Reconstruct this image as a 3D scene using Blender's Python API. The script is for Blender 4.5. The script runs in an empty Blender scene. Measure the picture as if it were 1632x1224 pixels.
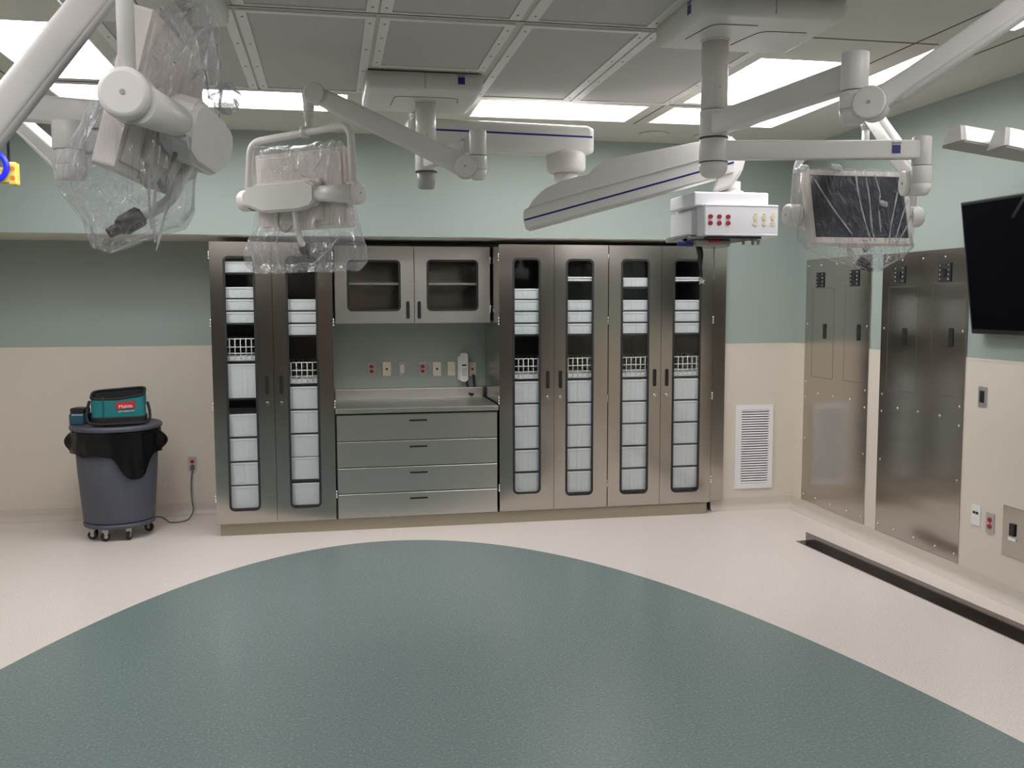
import bpy, bmesh, math, random
from mathutils import Vector, Matrix, noise
random.seed(7)
SC = bpy.context.scene
COL = SC.collection
V = Vector
PI = math.pi

# ------------------------------------------------------------------ camera, world, exposure
F_PX, YAW, PITCH, ROLL, CAM_H = 1487.06, .1913, -.0862, -.0026, 1.6842
cam_d = bpy.data.cameras.new('camera')
cam = bpy.data.objects.new('camera', cam_d)
COL.objects.link(cam)
SC.camera = cam
cam_d.sensor_fit = 'HORIZONTAL'
cam_d.sensor_width = 36
cam_d.lens = 36 * F_PX / 1632
cam_d.clip_start = .05
fwd = V((math.sin(YAW) * math.cos(PITCH), math.cos(YAW) * math.cos(PITCH), math.sin(PITCH)))
rt = V((math.cos(YAW), -math.sin(YAW), 0))
upv = rt.cross(fwd)
r2 = rt * math.cos(ROLL) + upv * math.sin(ROLL)
u2 = upv * math.cos(ROLL) - rt * math.sin(ROLL)
M = Matrix((r2, u2, -fwd)).transposed().to_4x4()
M.translation = V((0, 0, CAM_H))
cam.matrix_world = M

world = bpy.data.worlds.new('world')
SC.world = world
world.use_nodes = True
world.node_tree.nodes['Background'].inputs[0].default_value = (.8, .85, 1, 1)
world.node_tree.nodes['Background'].inputs[1].default_value = .0
SC.view_settings.view_transform = 'Standard'
SC.view_settings.look = 'None'
SC.view_settings.gamma = 1
SC.view_settings.exposure = -.1
SC.view_settings.use_curve_mapping = False
SC.cycles.max_bounces = 10
SC.cycles.diffuse_bounces = 6
SC.cycles.transparent_max_bounces = 24
SC.cycles.sample_clamp_indirect = 6
LIGHT_W = 11.5          # radiance of the fluorescent lenses

# ------------------------------------------------------------------ materials
def nodes(name):
    m = bpy.data.materials.new(name); m.use_nodes = True
    nt = m.node_tree
    return m, nt, nt.nodes['Principled BSDF']
def mat(name, col, rough=.5, metal=0, bump=0, bscale=200, spec=.5, coat=0):
    m, nt, b = nodes(name)
    b.inputs['Base Color'].default_value = (*col, 1)
    b.inputs['Roughness'].default_value = rough
    b.inputs['Metallic'].default_value = metal
    b.inputs['Specular IOR Level'].default_value = spec
    b.inputs['Coat Weight'].default_value = coat
    if bump:
        tc = nt.nodes.new('ShaderNodeTexCoord'); n = nt.nodes.new('ShaderNodeTexNoise')
        n.inputs['Scale'].default_value = bscale; n.inputs['Detail'].default_value = 3
        bp = nt.nodes.new('ShaderNodeBump'); bp.inputs['Strength'].default_value = bump
        bp.inputs['Distance'].default_value = .01
        nt.links.new(tc.outputs['Object'], n.inputs['Vector'])
        nt.links.new(n.outputs['Fac'], bp.inputs['Height'])
        nt.links.new(bp.outputs['Normal'], b.inputs['Normal'])
    return m
def speckle(name, c1, c2, c3, rough, scale, amount=.62):
    m, nt, b = nodes(name)
    tc = nt.nodes.new('ShaderNodeTexCoord')
    n = nt.nodes.new('ShaderNodeTexNoise'); n.inputs['Scale'].default_value = scale; n.inputs['Detail'].default_value = 2
    n.inputs['Roughness'].default_value = .6
    r = nt.nodes.new('ShaderNodeValToRGB')
    r.color_ramp.elements[0].position = 1 - amount; r.color_ramp.elements[0].color = (*c3, 1)
    r.color_ramp.elements[1].position = amount; r.color_ramp.elements[1].color = (*c2, 1)
    e = r.color_ramp.elements.new(1 - amount + .06); e.color = (*c1, 1)
    e = r.color_ramp.elements.new(amount - .06); e.color = (*c1, 1)
    n2 = nt.nodes.new('ShaderNodeTexNoise'); n2.inputs['Scale'].default_value = 1.3; n2.inputs['Detail'].default_value = 4
    mr = nt.nodes.new('ShaderNodeMapRange')
    mr.inputs['To Min'].default_value = rough - .01; mr.inputs['To Max'].default_value = rough + .02
    L = nt.links.new
    L(tc.outputs['Object'], n.inputs['Vector']); L(tc.outputs['Object'], n2.inputs['Vector'])
    L(n.outputs['Fac'], r.inputs['Fac']); L(r.outputs['Color'], b.inputs['Base Color'])
    b.inputs['Roughness'].default_value = rough
    return m
def steel(name, col, rough, sc=(2, 2, 260), wav=0., bump=.06):
    m, nt, b = nodes(name)
    b.inputs['Metallic'].default_value = 1
    tc = nt.nodes.new('ShaderNodeTexCoord'); mp = nt.nodes.new('ShaderNodeMapping')
    mp.inputs['Scale'].default_value = sc
    n = nt.nodes.new('ShaderNodeTexNoise'); n.inputs['Scale'].default_value = 3; n.inputs['Detail'].default_value = 4
    mr = nt.nodes.new('ShaderNodeMapRange'); mr.inputs['To Min'].default_value = rough - .02; mr.inputs['To Max'].default_value = rough + .03
    cr = nt.nodes.new('ShaderNodeMix'); cr.data_type = 'RGBA'
    cr.inputs['A'].default_value = (*[c * .95 for c in col], 1); cr.inputs['B'].default_value = (*col, 1)
    bp = nt.nodes.new('ShaderNodeBump'); bp.inputs['Strength'].default_value = bump; bp.inputs['Distance'].default_value = .002
    L = nt.links.new
    L(tc.outputs['Object'], mp.inputs['Vector']); L(mp.outputs['Vector'], n.inputs['Vector'])
    L(n.outputs['Fac'], mr.inputs['Value']); L(mr.outputs['Result'], b.inputs['Roughness'])
    L(n.outputs['Fac'], cr.inputs['Factor']); L(cr.outputs['Result'], b.inputs['Base Color'])
    L(n.outputs['Fac'], bp.inputs['Height'])
    if wav:
        n2 = nt.nodes.new('ShaderNodeTexNoise'); n2.inputs['Scale'].default_value = 1.6; n2.inputs['Detail'].default_value = 1
        mp2 = nt.nodes.new('ShaderNodeMapping'); mp2.inputs['Scale'].default_value = (.8, .8, 3.2)
        b2 = nt.nodes.new('ShaderNodeBump'); b2.inputs['Strength'].default_value = wav; b2.inputs['Distance'].default_value = .05
        L(tc.outputs['Object'], mp2.inputs['Vector']); L(mp2.outputs['Vector'], n2.inputs['Vector'])
        L(n2.outputs['Fac'], b2.inputs['Height']); L(b2.outputs['Normal'], bp.inputs['Normal'])
    L(bp.outputs['Normal'], b.inputs['Normal'])
    return m
def emit(name, col, s):
    m, nt, b = nodes(name)
    b.inputs['Base Color'].default_value = (.8, .8, .8, 1)
    b.inputs['Emission Color'].default_value = (*col, 1)
    b.inputs['Emission Strength'].default_value = s
    return m
def thin_fresnel(nt, ior):
    # the same reflectance from both sides of a thin sheet
    fr = nt.nodes.new('ShaderNodeFresnel'); ge = nt.nodes.new('ShaderNodeNewGeometry')
    mr = nt.nodes.new('ShaderNodeMapRange'); mr.inputs['To Min'].default_value = ior; mr.inputs['To Max'].default_value = 1 / ior
    nt.links.new(ge.outputs['Backfacing'], mr.inputs['Value']); nt.links.new(mr.outputs['Result'], fr.inputs['IOR'])
    return fr
def glass(name, tint, refl=.08, rough=.03):
    m = bpy.data.materials.new(name); m.use_nodes = True
    nt = m.node_tree; nt.nodes.clear()
    o = nt.nodes.new('ShaderNodeOutputMaterial'); t = nt.nodes.new('ShaderNodeBsdfTransparent')
    t.inputs[0].default_value = (*tint, 1)
    g = nt.nodes.new('ShaderNodeBsdfGlossy'); g.inputs['Roughness'].default_value = rough
    fr = thin_fresnel(nt, 1.5)
    ma = nt.nodes.new('ShaderNodeMath'); ma.operation = 'ADD'; ma.inputs[1].default_value = refl
    mx = nt.nodes.new('ShaderNodeMixShader')
    L = nt.links.new
    L(fr.outputs[0], ma.inputs[0]); L(ma.outputs[0], mx.inputs[0])
    L(t.outputs[0], mx.inputs[1]); L(g.outputs[0], mx.inputs[2]); L(mx.outputs[0], o.inputs[0])
    return m
def film(name, dens, gloss):
    m = bpy.data.materials.new(name); m.use_nodes = True
    nt = m.node_tree; nt.nodes.clear(); N = nt.nodes.new; L = nt.links.new
    o = N('ShaderNodeOutputMaterial'); t = N('ShaderNodeBsdfTransparent'); t.inputs[0].default_value = (.97, .97, .98, 1)
    g = N('ShaderNodeBsdfGlossy'); g.inputs['Roughness'].default_value = .07
    tl = N('ShaderNodeBsdfTranslucent'); tl.inputs[0].default_value = (.85, .86, .9, 1)
    df = N('ShaderNodeBsdfDiffuse'); df.inputs[0].default_value = (.85, .86, .9, 1)
    a = N('ShaderNodeMixShader'); a.inputs[0].default_value = .5
    tc = N('ShaderNodeTexCoord')
    n1 = N('ShaderNodeTexNoise'); n1.inputs['Scale'].default_value = 9; n1.inputs['Detail'].default_value = 6; n1.inputs['Distortion'].default_value = 1.6
    bp = N('ShaderNodeBump'); bp.inputs['Strength'].default_value = 1; bp.inputs['Distance'].default_value = .05
    lw = N('ShaderNodeLayerWeight'); lw.inputs['Blend'].default_value = .22
    fn = thin_fresnel(nt, 1.45); L(bp.outputs['Normal'], fn.inputs['Normal'])
    m1 = N('ShaderNodeMath'); m1.operation = 'MULTIPLY_ADD'; m1.inputs[1].default_value = .20; m1.inputs[2].default_value = dens
    m2 = N('ShaderNodeMath'); m2.operation = 'MULTIPLY_ADD'; m2.inputs[1].default_value = .75; m2.inputs[2].default_value = gloss
    x1 = N('ShaderNodeMixShader'); x2 = N('ShaderNodeMixShader')
    mp = N('ShaderNodeMapping'); mp.inputs['Scale'].default_value = (2.2, 2.2, .5); L(tc.outputs['Object'], mp.inputs['Vector']); L(mp.outputs[0], n1.inputs['Vector']); L(n1.outputs['Fac'], bp.inputs['Height'])
    for s in (g, tl, df): L(bp.outputs['Normal'], s.inputs['Normal'])
    L(tl.outputs[0], a.inputs[1]); L(df.outputs[0], a.inputs[2])
    L(lw.outputs['Facing'], m1.inputs[0]); L(fn.outputs[0], m2.inputs[0])
    L(m1.outputs[0], x1.inputs[0]); L(t.outputs[0], x1.inputs[1]); L(a.outputs[0], x1.inputs[2])
    L(m2.outputs[0], x2.inputs[0]); L(x1.outputs[0], x2.inputs[1]); L(g.outputs[0], x2.inputs[2])
    L(x2.outputs[0], o.inputs[0])
    return m

MT = dict(
    green=mat('sage_wall_paint', (.325, .382, .350), .55, bump=.03),
    cream=mat('cream_wall_sheet', (.66, .60, .52), .42),
    greenbeige=mat('gypsum_ceiling_paint', (.60, .585, .52), .8),
    floor=speckle('cream_vinyl_floor', (.74, .67, .63), (.80, .74, .70), (.62, .55, .50), .30, 120),
    teal=speckle('teal_vinyl_floor', (.168, .224, .220), (.235, .285, .27), (.135, .188, .184), .27, 80, .64),
    cove=mat('cream_cove_base', (.60, .54, .48), .4),
    plinth=mat('shaded_cream_plinth', (.33, .29, .22), .4),  # cove base cream made darker; its shade is put into the colour
    panel=mat('perforated_diffuser_face', (.50, .48, .465), .7, bump=.15, bscale=900),
    frame=mat('white_ceiling_metal', (.74, .72, .70), .35),
    grid=mat('dark_ceiling_joint', (.12, .11, .1), .8),  # dark tone of joints, grooves and frame screws
    equip=mat('warm_white_enamel', (.74, .71, .69), .32),
    equip2=mat('boom_grey_white_enamel', (.68, .665, .64), .38),
    headw=mat('cool_white_plastic', (.80, .80, .84), .3),
    capgrey=mat('grey_end_cap', (.36, .36, .35), .35),
    steel=steel('brushed_stainless_steel', (.54, .50, .455), .18, (2, 2, 200), bump=.004),
    steelh=steel('horizontal_brushed_steel', (.66, .64, .60), .33, (2, 2, 200), bump=.004),
    anglest=steel('darkened_angle_steel', (.30, .27, .26), .14, (2, 2, 200), bump=.004),  # steel darkened; a dark reflection is put into the base colour
    steelr=steel('satin_stainless_steel', (.66, .63, .585), .36, (2, 2, 200), bump=.004),
    steelw=steel('wall_sheet_steel', (.54, .50, .46), .17, (2, 2, 200), wav=.06, bump=.004),
    steeldk=mat('dark_cabinet_interior', (.13, .12, .11), .5, .2),  # darkened steel; the unlit inside of the cabinets is put into the colour
    chrome=mat('polished_chrome', (.85, .85, .85), .12, 1),
    cordgrey=mat('grey_cord', (.13, .125, .12), .5),
    black=mat('black_plastic', (.012, .012, .013), .4),
    rubber=mat('black_rubber_gasket', (.015, .016, .018), .6),
    screen=mat('dark_display_glass', (.012, .013, .028), .14),
    tvglass=mat('television_screen', (.003, .003, .005), .55, spec=.02),
    bezel=mat('cream_monitor_housing', (.74, .68, .64), .4),
    blue=mat('navy_blue_paint', (.012, .015, .19), .4),
    bright=mat('bright_blue_plastic', (.02, .03, .95), .3),
    yellow=mat('yellow_outlet_plastic', (.80, .62, .12), .4),
    red=mat('red_receptacle', (.42, .012, .03), .4),
    orange=mat('orange_receptacle', (.75, .18, .02), .4),
    ivory=mat('ivory_plastic', (.76, .70, .55), .4),
    white=mat('white_plastic', (.78, .77, .76), .4),
    plate=mat('grey_steel_plate', (.50, .48, .47), .35, .6),
    bin=mat('frosted_white_bin', (.68, .70, .73), .5),
    binrim=mat('frosted_bin_rim', (.84, .86, .88), .4),
    wire=mat('white_coated_wire', (.78, .77, .74), .4),
    glassp=glass('cabinet_glass', (.98, .99, .985), .0),
    film=film('clear_plastic_film', .03, .02),
    crumple=film('crumpled_film', .45, .22),
    can=mat('slate_grey_plastic', (.075, .083, .115), .5),
    liner=mat('black_bin_liner', (.002, .002, .003), .35, bump=.5, bscale=14, spec=.3),
    tealf=mat('teal_nylon', (.008, .17, .19), .7, bump=.2, bscale=300),
    blackf=mat('black_nylon', (.012, .012, .014), .75, bump=.2, bscale=300),
    tealp=mat('blue_teal_plastic', (.012, .075, .12), .4),
    badge=mat('red_badge', (.55, .01, .02), .5),
    lamp=emit('fluorescent_lens', (1.0, .985, .99), LIGHT_W),
    louvre=mat('white_grille', (.80, .79, .80), .4),
    dark=mat('dark_void', (.02, .02, .02), .8),
    wood=mat('brown_door_wood', (.16, .105, .075), .5),
    backwall=mat('darkened_rear_wall', (.055, .046, .038), .6),  # unseen rear wall, coloured dark so the steel doors reflect dark
)

# ------------------------------------------------------------------ mesh helpers
def new(): return bmesh.new()
def _mi(bm, faces, mi):
    for f in faces: f.material_index = mi
def xf(bm, verts, M):
    if M is not None: bmesh.ops.transform(bm, matrix=M, verts=verts)
def box(bm, lo, hi, bev=0, seg=2, mi=0, M=None):
    r = bmesh.ops.create_cube(bm, size=1)
    vs = r['verts']
    lo = V(lo); hi = V(hi)
    for v in vs: v.co = V((lo[i] + (v.co[i] + .5) * (hi[i] - lo[i]) for i in range(3)))
    fs = list({f for v in vs for f in v.link_faces})
    _mi(bm, fs, mi)
    if bev:
        es = list({e for v in vs for e in v.link_edges})
        r = bmesh.ops.bevel(bm, geom=es, offset=bev, segments=seg, affect='EDGES', profile=.5, clamp_overlap=True)
        fs = [f for f in r['faces']]; _mi(bm, fs, mi)
        vs = list({v for f in fs for v in f.verts} | {v for v in vs if v.is_valid})
    if M is not None: bmesh.ops.transform(bm, matrix=M, verts=vs)
    return vs
def basis(d, up=V((0, 0, 1))):
    d = d.normalized()
    if abs(d.dot(up)) > .98: up = V((0, 1, 0))
    s = d.cross(up).normalized(); u = s.cross(d).normalized()
    return s, u
def ring(bm, c, s, u, a, b, n, p=2.0):
    vs = []
    for i in range(n):
        t = 2 * PI * i / n
        ct, st = math.cos(t), math.sin(t)
        x = a * math.copysign(abs(ct) ** (2 / p), ct); y = b * math.copysign(abs(st) ** (2 / p), st)
        vs.append(bm.verts.new(c + s * x + u * y))
    return vs
def skin(bm, rings, mi=0, cap=True, smooth=True, closed=True):
    fs = []
    for r1, r2_ in zip(rings, rings[1:]):
        n = len(r1)
        for i in range(n if closed else n - 1):
            j = (i + 1) % n
            f = bm.faces.new((r1[i], r1[j], r2_[j], r2_[i])); f.material_index = mi; f.smooth = smooth; fs.append(f)
    if cap:
        for r in (rings[0], rings[-1]):
            try:
                f = bm.faces.new(r); f.material_index = mi
            except ValueError: pass
    return fs
def cyl(bm, p0, p1, r0, r1=None, n=28, mi=0, bev=0):
    p0 = V(p0); p1 = V(p1); d = p1 - p0
    if r1 is None: r1 = r0
    s, u = basis(d); L = d.length; d.normalize()
    if bev:
        b = min(bev, L / 2.2)
        pr = [(0, r0 - b), (b * .3, r0 - b * .3), (b, r0), (L - b, r1), (L - b * .3, r1 - b * .3), (L, r1 - b)]
    else: pr = [(0, r0), (L, r1)]
    rs = [ring(bm, p0 + d * t, s, u, r, r, n) for t, r in pr]
    skin(bm, rs, mi)
def lathe(bm, c, prof, n=40, mi=0, axis=V((0, 0, 1)), cap=True):
    c = V(c); s, u = basis(axis) if abs(axis.z) < .98 else (V((1, 0, 0)), V((0, 1, 0)))
    rs = [ring(bm, c + axis * z, s, u, max(r, 1e-4), max(r, 1e-4), n) for r, z in prof]
    skin(bm, rs, mi, cap)
def crom(pts, k=6, closed=False):
    pts = [V(p) for p in pts]; out = []
    n = len(pts)
    for i in range(n if closed else n - 1):
        if closed: a, b, c, d = pts[i - 1], pts[i], pts[(i + 1) % n], pts[(i + 2) % n]
        else: a, b, c, d = pts[max(i - 1, 0)], pts[i], pts[i + 1], pts[min(i + 2, n - 1)]
        for j in range(k):
            t = j / k
            out.append(.5 * ((2 * b) + (c - a) * t + (2 * a - 5 * b + 4 * c - d) * t * t + (3 * b - a - 3 * c + d) * t ** 3))
    if not closed: out.append(pts[-1])
    return out
def tube(bm, pts, r, n=12, mi=0, smooth=0, cap=True):
    pts = crom(pts, smooth) if smooth else [V(p) for p in pts]
    rs = []; s = None
    for i, p in enumerate(pts):
        d = (pts[min(i + 1, len(pts) - 1)] - pts[max(i - 1, 0)]).normalized()
        if s is None: s, u = basis(d)
        else:
            s = (s - d * s.dot(d)).normalized(); u = s.cross(d)
        rr = r(i / (len(pts) - 1)) if callable(r) else r
        rs.append(ring(bm, p, s, u, rr, rr, n))
    skin(bm, rs, mi, cap)
def rounded(pts, rad, k=5):
    """round the corners of an open 3-D polyline"""
    pts = [V(p) for p in pts]; out = [pts[0]]
    for a, b, c in zip(pts, pts[1:], pts[2:]):
        d1 = (a - b).normalized(); d2 = (c - b).normalized()
        p = b + d1 * rad; q = b + d2 * rad
        for j in range(k + 1):
            t = j / k; out.append(p * (1 - t) ** 2 + b * 2 * t * (1 - t) + q * t * t)
    out.append(pts[-1]); return out
def beam(bm, p0, p1, secs, n=24, p=5, mi=0, up=V((0, 0, 1)), off=None):
    """secs: (t, half width, half height[, lift]) along p0..p1"""
    p0 = V(p0); p1 = V(p1); d = p1 - p0; s, u = basis(d, up)
    rs = []
    for sec in secs:
        t, a, b = sec[:3]; l = sec[3] if len(sec) > 3 else 0
        rs.append(ring(bm, p0 + d * t + u * l, s, u, a, b, n, p))
    skin(bm, rs, mi)
def prism(bm, outer, w0, w1, fn, holes=(), mi=0, smooth_side=False):
    """extrude a 2-D outline (with holes) between w0 and w1; fn(u,v,w)->xyz"""
    loops = [list(outer)] + [list(h) for h in holes]
    allf = []
    layers = []
    for w in (w0, w1):
        es = []; vl = []
        for lp in loops:
            vs = [bm.verts.new(fn(a, b, w)) for a, b in lp]; vl.append(vs)
            es += [bm.edges.new((vs[i], vs[(i + 1) % len(vs)])) for i in range(len(vs))]
        if holes:
            g = bmesh.ops.triangle_fill(bm, edges=es, use_beauty=True)
            fs = [x for x in g['geom'] if isinstance(x, bmesh.types.BMFace)]
        else: fs = [bm.faces.new(vl[0])]
        allf += fs; layers.append(vl)
    for a, b in zip(*layers):
        n = len(a)
        for i in range(n):
            f = bm.faces.new((a[i], a[(i + 1) % n], b[(i + 1) % n], b[i])); allf.append(f); f.smooth = smooth_side
    _mi(bm, allf, mi)
    return allf
def rrect(x0, z0, x1, z1, r, k=6):
    out = []
    for cx, cz, a0 in ((x1 - r, z1 - r, 0), (x0 + r, z1 - r, 90), (x0 + r, z0 + r, 180), (x1 - r, z0 + r, 270)):
        for j in range(k + 1):
            a = math.radians(a0 + 90 * j / k); out.append((cx + r * math.cos(a), cz + r * math.sin(a)))
    return out
XZ = lambda u, v, w: (u, w, v)      # plate facing the back/front
YZ = lambda u, v, w: (w, u, v)      # plate on the side walls
XY = lambda u, v, w: (u, v, w)

# ------------------------------------------------------------------ object helpers
ROOTLOC = {}
def obj(name, bm, mats, parent=None, label=None, loc=None, autosmooth=False):
    if not isinstance(mats, (list, tuple)): mats = [mats]
    bmesh.ops.recalc_face_normals(bm, faces=bm.faces)
    me = bpy.data.meshes.new(name)
    bm.to_mesh(me); bm.free()
    for m in mats: me.materials.append(m if not isinstance(m, str) else MT[m])
    o = bpy.data.objects.new(name, me)
    COL.objects.link(o)
    root = parent
    while root is not None and root.parent is not None: root = root.parent
    if root is not None:
        me.transform(Matrix.Translation(-V(ROOTLOC[root.name])))
        o.parent = parent
    elif loc is not None:
        me.transform(Matrix.Translation(-V(loc))); o.location = loc; ROOTLOC[o.name] = V(loc)
    else: ROOTLOC[o.name] = V((0, 0, 0))
    if label: o['label'] = label
    return o
def thing(name, label, cat, loc, group=None):
    o = bpy.data.objects.new(name, None); COL.objects.link(o)
    o.empty_display_size = .05
    o.location = loc; ROOTLOC[o.name] = V(loc)
    o['label'] = label; o['category'] = cat
    if group: o['group'] = group
    return o
def tag(o, label, cat, group=None):
    o['label'] = label; o['category'] = cat
    if group: o['group'] = group
    return o
def struct(name, bm, m):
    o = obj(name, bm, m); o['kind'] = 'structure'; return o
def dup(root, loc, label, group=None):
    r = root.copy(); COL.objects.link(r); r.location = loc; ROOTLOC[r.name] = V(loc); r['label'] = label
    if group: r['group'] = group
    for ch in list(root.children):
        c = ch.copy(); COL.objects.link(c); c.parent = r
        for g in ch.children:
            d = g.copy(); COL.objects.link(d); d.parent = c
    return r
def lettering(name, body, size, origin, right, up, m, parent, extr=.0006, align='CENTER'):
    cu = bpy.data.curves.new(name, 'FONT'); cu.body = body; cu.size = size; cu.align_x = align
    cu.extrude = extr
    t = bpy.data.objects.new(name, cu); COL.objects.link(t)
    dg = bpy.context.evaluated_depsgraph_get(); dg.update()
    me = bpy.data.meshes.new_from_object(t.evaluated_get(dg))
    bpy.data.objects.remove(t)
    right = V(right).normalized(); up = V(up).normalized(); nrm = right.cross(up)
    Mx = Matrix((right, up, nrm)).transposed().to_4x4(); Mx.translation = V(origin)
    me.transform(Mx)
    bm = new(); bm.from_mesh(me)
    return obj(name, bm, m, parent)

# ================================================================== THE ROOM
ZC = 2.924; XR = 3.716; XL = -2.9; YB = 7.035; YN = 7.736; YR = -1.7; ZS = 2.18; ZW = 1.345
XO = 3.095                      # right end of the cabinet recess
CX = .54
# oval inlay (superellipse fitted on the photo's floor outline)
def oval(n=220, a=2.50, b=5.99, cx=.2, cy=.6, th=math.radians(-2)):
    out = []
    for i in range(n):
        t = 2 * PI * i / n; x, y = cx + a * math.cos(t), cy + b * math.sin(t)
        p = (x * math.cos(th) - y * math.sin(th), x * math.sin(th) + y * math.cos(th))
        if p[1] > YR + .05: out.append(p)
    return out
OV = oval()
bm = new()
prism(bm, [(XL - .1, YR - .1), (XR + .1, YR - .1), (XR + .1, YN + .1), (XL - .1, YN + .1)], -.08, 0, XY, holes=[OV])
struct('floor', bm, 'floor')
bm = new()
prism(bm, OV, -.08, 0, XY)
struct('trim_1', bm, 'teal')['label'] = 'teal oval vinyl inlay in the cream floor'

bm = new(); box(bm, (XR, YR - .1, -.08), (XR + .12, YN + .1, ZC + .1)); struct('wall_right', bm, 'green')
bm = new(); box(bm, (XL - .12, YR - .1, -.08), (XL, YN + .1, ZC + .1)); struct('wall_left', bm, 'green')
bm = new(); box(bm, (XL, YR - .12, -.08), (XR, YR, ZC + .1)); struct('wall_rear', bm, 'backwall')
bm = new(); box(bm, (XL, YN, -.08), (XO, YN + .12, ZS + .1)); struct('wall_recess', bm, 'green')
bm = new()
box(bm, (XL, YB, ZS), (XO, YN + .12, ZC + .1))
box(bm, (XO, YB, -.08), (XR, YN + .12, ZC + .1))
struct('wall_back', bm, 'green')
bm = new(); box(bm, (XL, YB + .012, ZS - .006), (XO - .01, YN, ZS), mi=0); struct('trim_2', bm, 'greenbeige')   # underside of the soffit
# cream wainscot sheets
n_tr = [2]
def trim(fn, m):
    n_tr[0] += 1; b = new(); fn(b); return struct('trim_%d' % n_tr[0], b, m)
trim(lambda b: (box(b, (XL, YN - .004, .09), (-.84, YN, ZW)), box(b, (XL, YN - .006, ZW), (-.84, YN, ZW + .012))), 'cream')
trim(lambda b: (box(b, (XO + .005, YB - .004, .09), (XR - .004, YB, ZW)), box(b, (XO + .005, YB - .006, ZW), (XR - .004, YB, ZW + .012))), 'cream')
trim(lambda b: (box(b, (XR - .004, YR, .09), (XR, YB - .004, ZW)), box(b, (XR - .006, YR, ZW), (XR, YB - .004, ZW + .012))), 'cream')
trim(lambda b: box(b, (XL, YR, .09), (XL + .004, YN, ZW)), 'cream')
# coved base, swept along the walls
def cove_profile(R=.05, H=.10, n=14):
    pts = [(0, H), (.012, H), (.012, R)]
    pts = [(0, H), (.006, H)]
    for i in range(n + 1):
        a = PI / 2 * i / n
        pts.append((.006 + R - R * math.cos(a), R - R * math.sin(a)))
    pts.append((.006 + R, 0)); pts.append((0, 0))
    return pts
def cove(name, path, inward):
    b = new(); prof = cove_profile(); rings = []
    P = [V((x, y, 0)) for x, y in path]
    for i, p in enumerate(P):
        # mitred normals
        ns = []
        if i > 0: d = (P[i] - P[i - 1]).normalized(); ns.append(V((-d.y, d.x, 0)) * inward)
        if i < len(P) - 1: d = (P[i + 1] - P[i]).normalized(); ns.append(V((-d.y, d.x, 0)) * inward)
        if len(ns) == 2:
            m_ = (ns[0] + ns[1]).normalized(); m_ = m_ / m_.dot(ns[0])
        else: m_ = ns[0]
        rings.append([b.verts.new(p + m_ * o_ + V((0, 0, z))) for o_, z in prof])
    skin(b, rings, 0, True, False)
    o = struct(name, b, 'cove'); return o
cove('baseboard_back', [(3.0, YB), (XR, YB), (XR, YR)], -1)
cove('baseboard_left', [(XL, YR), (XL, YN), (-.86, YN)], -1)

# ------------------------------------------------------------------ ceiling
HOLES = []
LX = [(-1.58, -1.08), (-.96, .135), (.92, 2.015), (2.165, 2.66)]
FIX = []
for y0, y1 in ((5.755, 6.28), (.58, 1.105)):
    for x0, x1 in LX: FIX.append((x0, y0, x1, y1))
for x0, x1 in ((-1.58, -1.08), (2.165, 2.66)):
    for y0, y1 in ((4.53, 5.63), (1.23, 2.33)): FIX.append((x0, y0, x1, y1))
for x0, x1 in ((2.925, 3.11), (-2.03, -1.845)):
    for y0, y1 in ((4.05, 6.30), (1.60, 3.89)): FIX.append((x0, y0, x1, y1))
bm = new()
prism(bm, [(XL - .1, YR - .1), (XR + .1, YR - .1), (XR + .1, YB + .05), (XL - .1, YB + .05)], ZC, ZC + .12, XY,
      holes=[[(a, b_), (c, b_), (c, d), (a, d)] for a, b_, c, d in FIX])
struct('ceiling', bm, 'greenbeige')
for i, (x0, y0, x1, y1) in enumerate(FIX):
    w, d = x1 - x0, y1 - y0
    if y1 < 1.2 or (y1 < 2.4 and w > .3): where = 'in the row behind the camera'
    elif y0 > 5.7 and w > .9: where = 'over the back counter, right of the middle canopy' if x0 > 0 else 'over the back counter, left of the middle canopy'
    elif y0 > 5.7: where = 'at the back corner, right of the long ones' if x0 > 0 else 'at the back corner, behind the far left boom'
    elif w > .3: where = 'behind the right boom column' if x0 > 0 else 'behind the large foreground arm at upper left'
    elif x0 > 0: where = 'running along the right wall, ' + ('farther piece' if y0 > 3.9 else 'nearer piece')
    else: where = 'along the left wall, ' + ('farther piece' if y0 > 3.9 else 'nearer piece')
    kind = 'narrow strip' if w < .3 else ('long rectangular' if max(w, d) > .9 else 'small square')
    t = thing('ceiling_light', '%s fluorescent ceiling light %s' % (kind, where), 'ceiling light', ((x0 + x1) / 2, (y0 + y1) / 2, ZC), 'recessed ceiling lights')
    b = new()
    prism(b, [(x0 + .0005, y0 + .0005), (x1 - .0005, y0 + .0005), (x1 - .0005, y1 - .0005), (x0 + .0005, y1 - .0005)], ZC - .001, ZC + .06, XY,
          holes=[[(x0 + .012, y0 + .012), (x1 - .012, y0 + .012), (x1 - .012, y1 - .012), (x0 + .012, y1 - .012)]])
    obj('housing', b, 'frame', t)
    b = new(); box(b, (x0 + .012, y0 + .012, ZC + .03), (x1 - .012, y1 - .012, ZC + .045)); obj('lens', b, 'lamp', t)

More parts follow.
